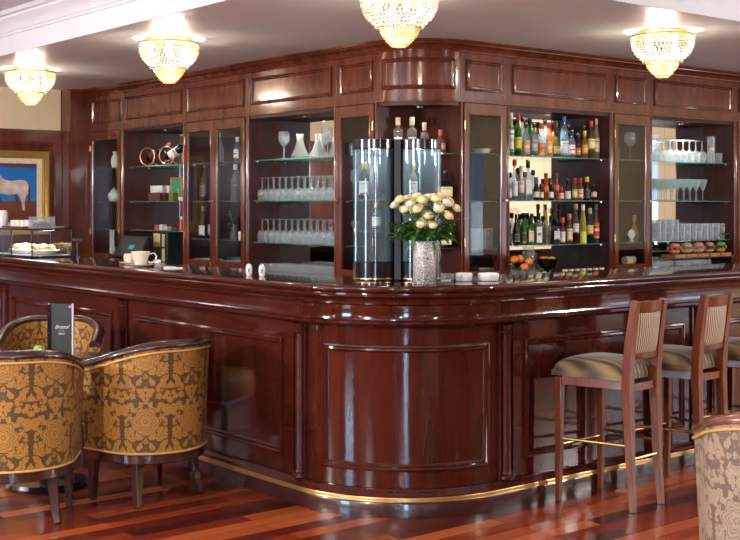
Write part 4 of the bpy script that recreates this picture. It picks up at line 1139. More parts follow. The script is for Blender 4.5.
# bay of clear glassware (right wing)
for row, d in enumerate((.085, .17)):
    for i in range(int((on_y(703, KX+.085)-on_y(657, KX+.085))/.086)+1):
        x0, x1 = on_y(657, KX+.085), on_y(703, KX+.085)
        put('wine_glass', P_WINE_DOWN, (x0+.086*(i+.3*row), KX+d), S1, 'upside-down stem glass on the top shelf above the flutes', 'wine glass', 'stem glasses on the top right shelf')
put('highball_glass', P_HIGH, inR(711, .08), S1, 'clear highball glass at the right end of the top shelf', 'glass')
put('tumbler', P_TUMBLER, inR(718.5, .10), S1, 'rightmost clear tumbler on the top shelf of glassware', 'tumbler')
put('stacked_tumbler', P_TUMBLER, inR(711, .08), S1+.1362, 'clear tumbler stacked on the highball glass', 'tumbler')
for row, d in enumerate((.085, .175)):
    for i in range(8):
        x0, x1 = on_y(658, KX+.085), on_y(704, KX+.085)
        put('champagne_flute', P_FLUTE, (x0+(x1-x0)*(i+.3*row)/7.2, KX+d), S2, 'flared stem glass standing upright between the tumbler shelves', 'champagne glass', 'upright stem glasses')
x0, x1 = on_y(657, KX+.08), on_y(721.5, KX+.08)
for row, d in enumerate((.08, .165)):
    for i in range(12):
        p = (x0+(x1-x0)*(i)/11.0, KX+d+(.004 if i % 2 else 0))
        if i < 4:
            put('tumbler', P_TUMBLER, p, S3, 'clear tumbler in the lower layer of the stacked pile', 'tumbler', 'lower stacked tumblers')
            put('tumbler', P_TUMBLER, p, S3+.0862, 'clear tumbler in the upper layer of the stacked pile', 'tumbler', 'upper stacked tumblers')
        else:
            put('highball_glass', P_HIGH, p, S3, 'clear highball glass right of the stacked tumblers', 'glass', 'highball glasses on the lower right shelf')
for row, d in enumerate((-.00, .085)):
    for i in range(11):
        x0, x1 = on_y(658, KX), on_y(715, KX)
        put('tumbler', P_TUMBLER, (x0+(x1-x0)*(i+.4*row)/11, KX+d+.03), ZC, 'clear tumbler on the counter under the sandwich boards', 'tumbler', 'tumblers under the sandwich boards')
# riser with sandwich boards
x0, x1 = on_y(669, KX+.05), RB[4]-.035
ri = empty('glass_riser', 'clear glass riser carrying the sandwich boards', 'riser', (x0, KX+.055, ZC))
RZ = .105
MB().box(-.02, x1-x0-.003, -.075, .165, RZ, RZ+.008).build('plate', M['glass'], ri, flat=True)
RX0 = x0; 
for x in (-.012, x1-x0-.02):
    for y in (-.068, .157): MB().box(x-.006, x+.006, y-.006, y+.006, .001, RZ-.0005).build('leg', M['chrome'], ri)
foods = [('ham', 'bread', 'ham sandwich on the leftmost wooden board'), ('lettuce', 'bread', 'leafy wrapped sandwich on the second wooden board'), ('ham', 'bread', 'thick ham sandwich on the middle wooden board'),
         ('lettuce', 'ham', 'green and pink sandwich on the fourth wooden board'), ('lettuce', 'bread', 'leafy salad roll on the rightmost wooden board')]
nb = 5; step = (x1-x0-.02)/nb
q = random.Random(9)
for i, (a, b_, lab) in enumerate(foods):
    bx = x0+step*(i+.5)-.01; zb_ = ZC+RZ+.0085
    ordn = ('leftmost', 'second', 'middle', 'fourth', 'rightmost')[i]
    tag(MB().box(-step*.46, step*.46, -.07, .07, 0, .026).build('wooden_board', M['board'], loc=(bx, KX+.055, zb_), bevel=.003), '%s small wooden board under the sandwiches' % ordn, 'board', 'sandwich boards')
    s = empty('sandwich', lab, 'sandwich', (bx, KX+.05, zb_+.0265), q.uniform(-.3, .3))
    MB().ball((0, 0, .024), .050, 16, 10, (1.15, .8, .42)).build('lower_bread', M['bread'], s)
    m = MB()
    def frill(u, v, rr=.060, ph=q.uniform(0, 6)):
        an = 2*PI*u; w = rr*v; return (1.2*w*math.cos(an), .85*w*math.sin(an), .05+.016*v*math.sin(an*9+ph)*v-.004*v)
    m.grid(frill, 48, 5, uv=False); m.build('filling', M[a], s)
    MB().ball((.008, 0, .070), .045, 16, 10, (1.15, .8, .5)).build('upper_layer', M['ham' if a == 'ham' else 'lettuce' if i == 4 else b_], s)
    if i in (1, 2):
        def film(u, v):
            an = 2*PI*u; w = (.066)*math.cos(v*PI/2)**.6; k = 1+.06*math.sin(an*7+v*9)
            return (1.1*w*k*math.cos(an), .75*w*k*math.sin(an), .02+.075*v**.8)
        MB().grid(film, 36, 8, uv=False).build('cling_film', M['glass'], s, angle=20)
for px, lab in ((731, 'green herb sprig lying at the far right of the boards'),):
    hs = empty('herb_sprig', lab, 'herbs', (x1-.09, KX+.03, ZC+RZ+.0085+.0265+.13), 0)
    m = MB(); lf = MB(); q = random.Random(4)
    for i in range(9):
        d = Vector((q.uniform(-1, 1), q.uniform(-.6, .6), q.uniform(.3, 1))).normalized(); m.tube([(0, 0, 0), d*.06], .0012, 5)
        leaf_shape(lf, d*.025, d, .045, .010, .2)
    m.build('twig', M['stem'], hs); lf.build('leaf', M['lettuce'], hs)

# ---------------------------------------------------------------- bottles
def bottle(name, label, p, z, R, H, gcol, cap, lab=None, kind='std', face=None, group=None, cat='bottle', body=.38, labz=None, liquid=None):
    b = empty(name, label, cat, (*p, z+.0006), 0 if face is None else face, group)
    nk = max(.011, R*.34)
    if kind == 'std': prof = [(R*.9, 0), (R, .006), (R, H*.56), (R*.93, H*.62), (R*.55, H*.70), (nk, H*.77), (nk*.95, H*.93), (nk*1.1, H*.935), (nk*1.1, H*.95)]
    elif kind == 'squat': prof = [(R*.9, 0), (R, .006), (R*1.02, H*.30), (R, H*.50), (R*.80, H*.62), (nk*1.2, H*.72), (nk, H*.80), (nk, H*.93)]
    elif kind == 'slim': prof = [(R*.9, 0), (R, .006), (R, H*.52), (R*.85, H*.62), (R*.6, H*.74), (nk, H*.86), (nk*.95, H*.95)]
    elif kind == 'globe': prof = [(R*.6, 0), (R*.9, H*.06), (R, H*.26), (R*.9, H*.46), (R*.5, H*.60), (nk, H*.68), (nk, H*.90)]
    else: prof = [(R*.9, 0), (R, .005), (R, H*.60), (R*.94, H*.66), (R*.5, H*.70), (nk*1.15, H*.73), (nk*1.1, H*.90)]
    n = 4 if kind == 'square' else 22
    g = MB()
    if kind == 'square':
        vs = []; N = 24
        def sq(rr, z):
            o = []
            for i in range(N):
                a = 2*PI*i/N; c, s_ = math.cos(a), math.sin(a); k = (abs(c)**6+abs(s_)**6)**(-1/6) if rr > R*.7 else 1
                o.append((rr*k*c, rr*k*s_, z))
            return o
        for r_, z_ in prof: vs += sq(r_*.92, z_)
        fs = [(j*N+i, j*N+(i+1) % N, (j+1)*N+(i+1) % N, (j+1)*N+i) for j in range(len(prof)-1) for i in range(N)]
        fs.append(tuple(reversed(range(N)))); g.add(vs, fs)
    else: g.lathe(prof, n)
    g.build('glass_body', gcol, b, angle=55)
    zt_ = prof[-1][1]
    cr = prof[-1][0]+.0025
    hc = H-zt_+.012 if kind != 'decanter' else .03
    if cap is not None:
        cm = MB()
        if kind == 'square' and cap is M['crystal'] or kind == 'globe' and cap is M['crystal']:
            cm.lathe([(cr*.8, 0), (cr*.8, .006), (cr*1.9, .012), (cr*2.1, .028), (cr*1.3, .042), (.0001, .046)], 16, (0, 0, zt_-.001))
        else: cm.lathe([(cr, zt_-.030), (cr+.001, zt_-.028), (cr+.001, H-.002), (cr-.001, H), (.0001, H)], 16)
        cm.build('cap', cap, b)
    if lab is not None:
        z0, z1 = labz or (.12, .48); rr = R*(1.03 if kind != 'square' else .96)+.0006
        def fn(u, v):
            a = -PI/2+(u-.5)*(2.5); 
            if kind == 'square':
                return ((u-.5)*R*1.5, -rr, H*(z0+(z1-z0)*v))
            return (rr*math.cos(a), rr*math.sin(a), H*(z0+(z1-z0)*v))
        MB().grid(fn, 10, 2).build('paper_label', label_mat(*lab), b)
    return b
def rowR(items, z, group, d=.10):
    for px, wpx, top, kind, g, cap, lab, labz, text_ in items:
        x, y = inR(px, d); H = zed(top, x, y)-z
        R = wpx*dist(x, y)/1200/2*(1/1.02); x = within(x, 1, R*1.1)
        H = min(H, (ZO-.014 if z > 1.9 else z+.318-.020)-z)
        bottle('liquor_bottle', text_, (x, y), z, R, H, g, cap, lab, kind, math.atan2(-(x-CAM[0]), (y-CAM[1]))*.6, group, labz=labz)
W3 = ((240, 236, 225), (200, 60, 50), (90, 80, 70))
K_ = M['black']; RED = col(176, 28, 30); WH = col(225, 222, 214); GOLDC = col(190, 150, 70, .3, .6); ORG = col(222, 92, 30); YEL = col(230, 185, 40); BLU = col(40, 80, 150)
CLR = gl(200, 215, 220, .22); GRN = gl(30, 130, 50, .5); DKG = gl(28, 62, 30, .6); AMB = gl(190, 92, 20, .5); DRK = gl(30, 20, 18, .75); BRN = gl(96, 52, 26, .55); OLV = gl(90, 96, 34, .55); PBL = gl(150, 190, 215, .3); TEA = gl(20, 76, 70, .6); YLW = gl(225, 205, 40, .55); GLD = gl(190, 140, 50, .5); CRM = gl(205, 190, 150, .45); RDL = gl(150, 30, 24, .5); LGR = gl(120, 200, 130, .35)
rowR([
 (511, 5.6, 112, 'slim', LGR, WH, ((232, 236, 228), (60, 140, 80), (180, 190, 180)), (.08, .60), 'leftmost bottle on the top liquor shelf, pale green with white label'),
 (518, 7.2, 114, 'std', GRN, RED, ((226, 196, 70), (40, 110, 50), (220, 180, 60)), (.14, .44), 'green bottle with red cap and yellow label on the top shelf'),
 (526, 8.0, 122, 'std', CLR, K_, ((206, 150, 116), (190, 110, 60), (230, 200, 170)), (.06, .46), 'clear bottle with peach label and black cap on the top shelf'),
 (534, 7.2, 122, 'std', gl(150, 160, 170, .35), K_, ((150, 150, 160), (60, 60, 80), (190, 190, 195)), (.10, .48), 'silvery grey bottle with grey label on the top shelf'),
 (541.3, 7.0, 123, 'std', CLR, col(170, 60, 40), ((214, 120, 48), (220, 190, 150), (180, 80, 40)), (.06, .40), 'clear bottle with orange label and rust cap on the top shelf'),
 (549, 6.6, 122, 'std', gl(214, 170, 110, .35), RED, ((224, 180, 110), (190, 60, 30), (236, 214, 170)), (.06, .44), 'honey bottle with red cap left of the short olive bottle'),
 (557, 7.6, 131, 'squat', OLV, DRK, ((150, 146, 84), (90, 90, 40), (180, 176, 120)), (.12, .42), 'short olive green bottle on the top shelf'),
 (564.3, 8.0, 113, 'slim', PBL, BLU, ((196, 206, 214), (120, 150, 180), (210, 216, 220)), (.06, .40), 'tall pale blue bottle with blue cap'),
 (571.8, 7.0, 130, 'std', CLR, K_, ((226, 220, 212), (196, 50, 40), (200, 60, 50)), (.10, .46), 'clear bottle with red and white label right of the pale blue one'),
 (578, 5.4, 133, 'std', BRN, K_, ((190, 110, 60), (120, 60, 30), (220, 170, 120)), (.10, .40), 'small dark bottle with rust label on the top shelf'),
 (584.6, 6.8, 131, 'squat', GLD, GOLDC, ((212, 160, 50), (150, 100, 30), (230, 190, 90)), (.16, .48), 'golden squat bottle with gold cap on the top shelf'),
 (591.2, 7.8, 121, 'std', gl(150, 130, 100, .4), RED, ((226, 206, 150), (150, 120, 60), (232, 216, 170)), (.24, .52), 'bottle with red cap and cream label near the right end of the top shelf'),
 (601.3, 6.4, 117, 'slim', CRM, col(200, 170, 120), ((214, 200, 170), (120, 90, 60), (224, 214, 190)), (.12, .50), 'rightmost bottle on the top shelf, tall with beige label'),
], S1, 'bottles on the top liquor shelf')
rowR([
 (509.6, 4.6, 178, 'slim', CLR, WH, ((200, 212, 218), (120, 150, 170), (215, 220, 224)), (.1, .5), 'slim clear bottle at the left end of the second liquor shelf'),
 (514.6, 6.4, 159.5, 'std', CLR, RED, ((222, 226, 228), (190, 200, 206), (230, 232, 234)), (.1, .46), 'tall clear bottle with red cap on the second shelf'),
 (521, 6.2, 166, 'std', CLR, col(205, 190, 180), ((226, 190, 172), (200, 150, 130), (236, 220, 210)), (.2, .56), 'clear bottle with pink label on the second shelf'),
 (528, 7.6, 160, 'square', CLR, K_, ((214, 220, 226), (180, 190, 200), (190, 200, 210)), (.14, .5), 'square clear bottle with black stopper on the second shelf'),
 (536, 6.6, 177, 'globe', DRK, BLU, ((226, 224, 210), (60, 80, 140), (200, 200, 190)), (.1, .36), 'round dark bottle with blue cap on the second shelf'),
 (541.2, 5.2, 184, 'globe', DRK, K_, ((228, 214, 160), (90, 120, 60), (224, 210, 160)), (.12, .50), 'squat dark bottle with oval cream label left of the amber bottles'),
 (546, 5.6, 173, 'slim', AMB, col(120, 50, 30), ((214, 110, 30), (180, 70, 20), (228, 150, 60)), (.3, .52), 'left of the two amber long-necked bottles'),
 (551, 5.4, 184, 'globe', DRK, K_, ((232, 228, 216), (120, 110, 100), (224, 220, 210)), (.12, .50), 'squat dark bottle with round white label between the amber bottles'),
 (556.4, 5.2, 173, 'slim', AMB, col(110, 46, 30), ((206, 90, 30), (150, 50, 20), (220, 120, 50)), (.34, .56), 'right of the two amber long-necked bottles'),
 (561, 5.8, 187, 'squat', RDL, RED, ((224, 206, 200), (196, 30, 40), (210, 60, 60)), (.08, .54), 'small red bottle with red and white label on the second shelf'),
 (567.6, 6.0, 179, 'squat', DRK, K_, ((222, 218, 200), (180, 176, 160), (212, 208, 190)), (.06, .42), 'dark squat bottle with plain white label on the second shelf'),
 (574.6, 5.6, 178, 'slim', gl(110, 130, 30, .5), RED, ((220, 200, 150), (90, 110, 40), (230, 214, 170)), (.1, .48), 'olive bottle with red cap on the second shelf'),
 (580.4, 5.6, 178, 'slim', gl(190, 60, 30, .5), RED, ((232, 206, 180), (206, 60, 40), (220, 120, 80)), (.08, .5), 'orange-red bottle with red cap on the second shelf'),
 (587, 6.2, 177, 'std', DRK, YEL, ((40, 44, 60), (70, 70, 80), (60, 60, 70)), (.1, .46), 'dark bottle with yellow cap on the second shelf'),
 (593.6, 6.2, 185, 'std', BRN, K_, ((214, 196, 160), (120, 90, 60), (226, 212, 180)), (.2, .54), 'rightmost bottle on the second shelf, small with cream label'),
], S2, 'bottles on the second liquor shelf')
rowR([
 (509, 6.4, 223, 'globe', DRK, K_, ((46, 44, 44), (80, 76, 70), (60, 58, 56)), (.1, .4), 'round black bottle at the left end of the third liquor shelf'),
 (516, 7.4, 211, 'globe', gl(60, 56, 56, .5), M['crystal'], ((54, 46, 42), (150, 110, 60), (70, 60, 54)), (.1, .36), 'dark globe bottle with crystal stopper'),
 (523.4, 6.0, 213, 'std', gl(60, 150, 70, .5), K_, ((60, 50, 40), (170, 140, 60), (40, 70, 40)), (.06, .44), 'green-shouldered bottle with dark label on the third shelf'),
 (530.4, 7.0, 218, 'square', gl(50, 160, 70, .5), GRN, ((222, 190, 160), (190, 140, 110), (232, 206, 180)), (.1, .52), 'green bottle with peach label on the third shelf'),
 (538.4, 7.4, 213, 'square', CLR, K_, ((228, 230, 226), (214, 216, 212), (206, 50, 40)), (.06, .56), 'clear bottle with white label and red band on the third shelf'),
 (546.6, 7.6, 211, 'square', M['crystal'], M['crystal'], None, None, 'cut crystal decanter with crystal stopper on the third shelf'),
 (556, 7.8, 219, 'square', gl(120, 100, 110, .45), K_, ((224, 220, 214), (120, 100, 110), (206, 200, 196)), (.18, .52), 'mauve bottle with white label on the third shelf'),
 (562.4, 5.8, 217.5, 'std', RDL, ORG, ((236, 224, 214), (210, 190, 180), (226, 210, 200)), (.06, .46), 'red bottle with orange cap on the third shelf'),
 (569.4, 6.0, 214, 'std', gl(190, 120, 90, .35), col(200, 120, 110), ((232, 216, 170), (196, 60, 40), (226, 196, 140)), (.08, .5), 'rosy bottle with pink cap on the third shelf'),
 (575.8, 6.2, 202.5, 'std', gl(80, 50, 44, .5), GOLDC, ((226, 222, 212), (150, 40, 40), (214, 208, 196)), (.26, .50), 'tall brown bottle with gold cap on the third shelf'),
 (583, 6.8, 204.5, 'slim', YLW, WH, ((232, 224, 90), (240, 220, 30), (220, 226, 140)), (.0, .30), 'tall slim bottle of yellow liqueur on the third shelf'),
 (589.8, 6.8, 208, 'std', TEA, col(190, 170, 110), ((226, 200, 130), (60, 90, 70), (210, 180, 100)), (.24, .5), 'dark teal bottle with cream label on the third shelf'),
 (596.8, 7.2, 203.5, 'slim', gl(170, 130, 120, .35), col(120, 100, 90), ((206, 50, 40), (220, 180, 60), (226, 214, 190)), (.12, .52), 'rightmost bottle on the third shelf with red and yellow label'),
], S3, 'bottles on the third liquor shelf')
# second row behind, partly hidden
for z, lst, nm in ((S1, ((522.5, 116, CLR), (530, 118, GRN), (545, 119, PBL), (553, 121, AMB), (568, 124, BRN), (588, 126, DRK)), 'top'), (S2, ((518, 168, PBL), (525, 172, CLR), (533, 170, CLR)), 'second'), (S3, ((520, 214, LGR), (527, 213, CLR), (543, 216, DKG), (551, 216, BRN)), 'third')):
    for px, top, g in lst:
        x, y = inR(px, .215); H = zed(top, x, y)-z; x = within(x, 1, .03); H = min(H, (ZO-.014 if z > 1.9 else z+.298)-z)
        bottle('liquor_bottle', 'plain unlabelled bottle half hidden in the back row of the %s liquor shelf' % nm, (x, y), z, .027, H, g, K_, None, 'std', 0, 'back row of the %s liquor shelf' % nm)
# corner niche
for px, top, lab, R, H in ((398, 117.5, 'left of the two matching clear bottles above the cooler', .036, None), (412, 117.5, 'right of the two matching clear bottles above the cooler', .036, None), (424.5, 123, 'shorter clear bottle, third above the cooler', .031, None), (440.5, 130, 'pinkish bottle, rightmost above the cooler', .034, None)):
    Y = 8.28 if px < 430 else 8.26
    x, y = wxy((px-370)/1200*Y, Y)
    H = zed(top, x, y)-S1
    pk = px > 430
    bottle('liqueur_bottle', lab, (x, y), S1, R, H, gl(190, 140, 140, .3) if pk else gl(205, 205, 200, .28), col(190, 90, 70) if pk else M['linen'], ((200, 160, 150), (150, 90, 80), (220, 190, 180)) if pk else ((226, 224, 214), (170, 168, 160), (120, 120, 116)), 'square' if px < 430 else 'squat', VROT, 'liqueur bottles in the corner niche', labz=(.14, .44))
x, y = wxy((445-370)/1200*8.20, 8.20)
bottle('liqueur_bottle', 'wide black round bottle with a cream label right of the cooler', (x, y), S2, .052, .20, DRK, K_, ((222, 206, 160), (190, 160, 100), (230, 218, 180)), 'globe', VROT, labz=(.10, .44))
x, y = wxy((446-370)/1200*8.17, 8.17)
bottle('liqueur_bottle', 'dark square bottle with a cream label right of the roses', (x, y), S3, .045, .175, DRK, K_, ((226, 216, 176), (200, 180, 120), (232, 224, 196)), 'square', VROT, labz=(.12, .60))
# inside the cooler
for k, (dx, dy, H, g, lab) in enumerate(((-.06, .0, .20, DKG, 'green bottle inside the left cooler tower'), (.01, .03, .155, CLR, 'clear bottle inside the left cooler tower'), (-.035, .02, .20, CRM, 'cream bottle inside the right cooler tower'), (.03, .03, .155, CLR, 'clear bottle inside the right cooler tower'))):
    base_ = ca if k < 2 else cb
    p = (base_[0]+RX*dx+FX*dy, base_[1]+RY*dx+FY*dy)
    bottle('cooler_bottle', lab, p, ZB+(.2652 if k % 2 else .4352), .026, H, g, GOLDC, ((230, 226, 216), (190, 60, 50), (214, 208, 200)), 'std', VROT, 'bottles in the cooler')
p = (cb[0]+RX*-.012-FX*.03, cb[1]+RY*-.012-FY*.03)
tag(MB().box(-.042, .042, -.02, .02, 0, .03).build('red_box', RED, loc=(*p, ZB+.4354), rotz=VROT, bevel=.003), 'small flat red box on the cooler shelf', 'box')

# ---------------------------------------------------------------- liquor bay counter: fruit, jars
def onR(px, Y): return wxy((px-370)/1200*Y, Y)
p = inR(517.5, -.10)
tag(MB().lathe([(.040, 0), (.044, .006), (.050, .085), (.0485, .085), (.041, .009), (.0001, .008)], 28, cap=False).build('glass_bowl', M['crystal'], loc=(*p, ZC+.0006)), 'glass jar holding the oranges at the left of the liquor counter', 'jar')
q = random.Random(2)
m = MB()
for i in range(26):
    an = q.uniform(0, 2*PI); leaf_shape(m, (.01*math.cos(an), .01*math.sin(an), .02+.07*q.random()), (math.cos(an), math.sin(an), q.uniform(.2, 1)), .034, .012, .1)
tag(m.build('mint_leaves', M['leaf'], loc=(*p, ZC+.009)), 'bright green mint leaves filling the jar below the oranges', 'leaves')['kind'] = 'stuff'
OR_ = [(514.2, 259.5, 'upper left orange of the heap in the jar'), (519.8, 258.8, 'upper right orange of the heap in the jar'), (524.4, 267.0, 'lowest orange, at the right of the jar'), (529.0, 261.5, 'rightmost orange, beside the jar of oranges')]
for k, (px, py, lab) in enumerate(OR_):
    x, y = inR(px, -.10 if k < 2 else -.14)
    m = MB().ball((0, 0, 0), .0275, 18, 12, (1, 1, .95))
    o = empty('orange', lab, 'orange', (x, y, zed(py, x, y)), 0, 'oranges'); m.build('fruit', M['orange'], o)
    MB().lathe([(.004, 0), (.003, .002), (.0001, .003)], 6, (0, 0, .0255)).build('stem_end', M['stem'], o)
# stand that carries the oranges beside the jar
x, y = inR(527.4, -.12)
tag(MB().lathe([(.030, 0), (.008, .01), (.007, .055), (.034, .066), (.036, .072), (.033, .072), (.006, .060), (.0001, .060)], 24, cap=False).build('fruit_stand', M['crystal'], loc=(x+.0, y, ZC+.0006)), 'little crystal stand under the right oranges', 'stand')
x, y = inR(528.5, .105)
j = empty('glass_pitcher', 'tall patterned glass pitcher behind the oranges', 'pitcher', (x, y, ZC+.0006))
MB().lathe([(.042, 0), (.046, .006), (.048, .18), (.040, .205), (.044, .235), (.0425, .235), (.038, .205), (.045, .18), (.0001, .01)], 24, cap=False).build('jug', M['crystal'], j)
MB().tube([(.044, 0, .20), (.080, 0, .19), (.085, 0, .11), (.046, 0, .06)], .006, 8).build('handle', M['crystal'], j)
x, y = inR(547.2, -.06)
tag(MB().lathe([(.035, 0), (.038, .01), (.016, .022), (.014, .07), (.075, .10), (.088, .155), (.086, .157), (.070, .108), (.0001, .085)], 32, cap=False).build('footed_bowl', gl(40, 36, 34, .5), loc=(x, y, ZC+.0006)), 'dark footed glass bowl holding lemons and a lime', 'bowl')
for k, (dx, dy, mat, lab, nm) in enumerate(((.030, -.02, 'lemon', 'bright lemon at the front of the dark bowl', 'lemon'), (-.035, -.012, 'orange', 'small orange beside the lemon in the dark bowl', 'orange'), (.0, .036, 'lime', 'green lime at the back of the dark bowl', 'lime'))):
    o = tag(MB().ball((0, 0, 0), .028, 16, 12, (1.22 if nm != 'orange' else 1, 1, 1)).build(nm, M[mat], loc=(x+RX*dx+FX*dy, y+RY*dx+FY*dy, ZC+.142)), lab, nm)
x, y = inR(554.5, -.15)
tag(MB().lathe([(.03, 0), (.05, .004), (.052, .012), (.03, .006), (.0001, .005)], 24).build('small_dish', M['crystal'], loc=(x, y, ZC+.0006)), 'small glass dish under the single orange', 'dish')
tag(MB().ball((0, 0, 0), .029, 18, 12, (1.15, 1, .85)).build('orange', M['orange'], loc=(x, y, ZC+.033)), 'single orange lying right of the dark bowl', 'orange')
x, y = inR(542.5, -.17)
t = empty('cloth_tray', 'pale folded cloth in a tray in front of the lemon bowl', 'tray', (x, y, ZC+.0006), VROT)
MB().box(-.075, .075, -.04, .04, 0, .012).build('tray_base', M['chrome'], t, bevel=.004)
MB().grid(lambda u, v: (-.07+.14*u, -.035+.07*v, .035+.018*math.sin(u*7)*math.sin(v*5)+.02*math.sin(PI*u)), 20, 10, uv=False).box(-.068, .068, -.034, .034, .0125, .03).build('folded_cloth', col(176, 188, 172, .8), t)
jl = [(511, 'blue'), (519.5, 'sky blue'), (531, 'clear'), (540, 'clear'), (547.5, 'clear'), (556, 'clear')]
for k, (px, nm) in enumerate(jl):
    x, y = inR(px, -.245)
    put('shot_glass', [(.0001, .003), (.021, .002), (.023, 0), (.027, .062), (.0255, .062), (.021, .010), (.0001, .010)], (x, y), ZC, 'small clear glass in the front row below the fruit', 'glass', 'front row of small glasses', 'crystal')
jar_c = [((196, 150, 120), 'pink'), ((206, 160, 90), 'amber'), ((150, 170, 90), 'pale green'), ((180, 190, 180), 'white'), ((120, 150, 80), 'leaf green'), ((216, 190, 120), 'straw yellow'), ((196, 90, 80), 'red')]
for k, (c_, nm) in enumerate(jar_c):
    x, y = inR(565+6.1*k, -.16)
    jj = empty('spice_jar', 'little lidded glass jar of %s garnish in the row under the bottles' % nm, 'jar', (x, y, ZC+.0006), 0, 'garnish jars on the liquor counter')
    MB().lathe([(.017, 0), (.019, .004), (.019, .055), (.016, .062)], 16).build('glass_jar', M['glass'], jj)
    MB().lathe([(.0165, .003), (.0165, .042)], 12).build('garnish', col(*c_), jj)
    MB().lathe([(.020, .0625), (.020, .076), (.018, .078)], 16).build('lid', M['ivory'], jj)

# ---------------------------------------------------------------- glazed cabinet contents, right wing
for k, (px, d) in enumerate(((474.5, .09), (482.5, .10), (489.5, .12))):
    put('highball_glass', P_HIGH, (within(inR(px, d)[0], 0, .036), KX+d), 1.285, 'tall glass in the narrow cabinet left of the liquor shelves', 'glass', 'tall glasses in the narrow cabinet')
x, y = inR(482, .12)
tag(MB().lathe([(.05, 0), (.06, .01), (.075, .03), (.07, .03), (.0001, .012)], 24, cap=False).build('shallow_bowl', M['white'], loc=(x, y, 1.9506)), 'shallow white bowl on the upper shelf of the narrow cabinet', 'bowl')
x, y = inR(482, .10)
g = empty('grey_box', 'grey metal box at the foot of the narrow cabinet', 'box', (x, y, ZC+.0006))
MB().box(-.075, .075, -.05, .05, 0, .085).build('tin', col(120, 118, 112, .4, .4), g, bevel=.004)
MB().box(-.077, .077, -.052, .052, .0855, .10).build('lid', col(134, 132, 126, .4, .4), g, bevel=.003)
x, y = inR(630, .11)
put('wine_goblet', P_GOBLET, (within(inR(630, .08)[0], 2, .046), KX+.08), S1, 'goblet on the top shelf of the right glazed cabinet', 'goblet')
tag(MB().box(-.055, .055, -.05, .05, 0, .10).build('dark_box', M['blackmatt'], loc=((RB[2]+RB[3])/2, KX+.20, S1+.001), bevel=.003), 'flat dark box at the back of the right glazed cabinet', 'box')
bottle('cream_bottle', 'cream coloured figure bottle in the right glazed cabinet', (within(inR(636, .10)[0], 2, .040), KX+.10), S3, .034, .21, gl(206, 180, 130, .7), col(190, 160, 110), None, 'globe', 0)
d_ = inR(631.5, .07)
tag(MB().prism([(-.048, .055), (0, .012), (.048, .055), (.03, .085), (0, .098), (-.03, .085)], -.004, .004, Matrix.Rotation(PI/2, 4, 'X')).box(-.012, .012, -.012, .012, 0, .014).build('white_fan_card', M['paper'], loc=(*d_, S3+.001)), 'white fan-shaped card standing in the right glazed cabinet', 'card')
bottle('dark_bottle', 'dark bottle beside the fan-shaped card', inR(623.5, .12), S3, .026, .16, DRK, K_, None, 'std', 0)
x, y = inR(629, .10)
tag(MB().tube([(-.055, 0, .03), (.055, 0, .03)], .03, 16).build('paper_roll', M['linen'], loc=(x, y, ZC+.075)), 'rolled cream paper at the foot of the right glazed cabinet', 'roll')
tag(MB().box(-.07, .07, -.045, .045, 0, .074).build('white_carton', M['paper'], loc=(x, y, ZC+.0006), bevel=.003), 'white carton under the paper roll', 'box')

# ---------------------------------------------------------------- left wing contents
LR = -PI/2                         # things here face -x
x, y = inL(115, .10)
v = empty('white_vase', 'small white porcelain vase in the far left glazed cabinet', 'vase', (x, y, 1.9406))
MB().lathe([(.028, 0), (.032, .01), (.042, .06), (.034, .10), (.020, .125), (.018, .14), (.028, .155), (.025, .155), (.015, .14), (.0001, .12)], 24, cap=False).build('vessel', M['white'], v)
x, y = inL(114, .12)
t = empty('white_teapot', 'white porcelain teapot in the far left glazed cabinet', 'teapot', (x, y, 1.6206), LR)
MB().lathe([(.03, 0), (.04, .006), (.058, .04), (.055, .075), (.032, .10), (.030, .104)], 28).build('pot', M['white'], t)
MB().lathe([(.032, .1045), (.02, .116), (.006, .122), (.010, .132), (.0001, .138)], 18, cap=False).build('lid', M['white'], t)
MB().tube([(.05, 0, .04), (.085, 0, .07), (.098, 0, .10)], [.012, .009, .007], 10).build('spout', M['white'], t)
MB().tube([(-.05, 0, .085), (-.085, 0, .085), (-.088, 0, .04), (-.054, 0, .03)], .006, 8).build('handle', M['white'], t)
x, y = inL(112, .10); y = withinL(y, 0, .055)
t = empty('price_sheet', 'white printed sheet standing inside the far left cabinet', 'sheet', (x, y, ZC+.0006), LR)
MB().box(-.045, .045, -.002, .002, .14, .300).box(-.03, .03, -.01, .02, 0, .139).build('paper_sheet', M['paper'], t)
MB().box(-.04, .04, -.0028, -.0021, .285, .290).box(-.04, .03, -.0028, -.0021, .27, .274).box(-.04, .036, -.0028, -.0021, .25, .254).box(-.04, .02, -.0028, -.0021, .23, .234).build('faint_print', col(150, 150, 155), t)
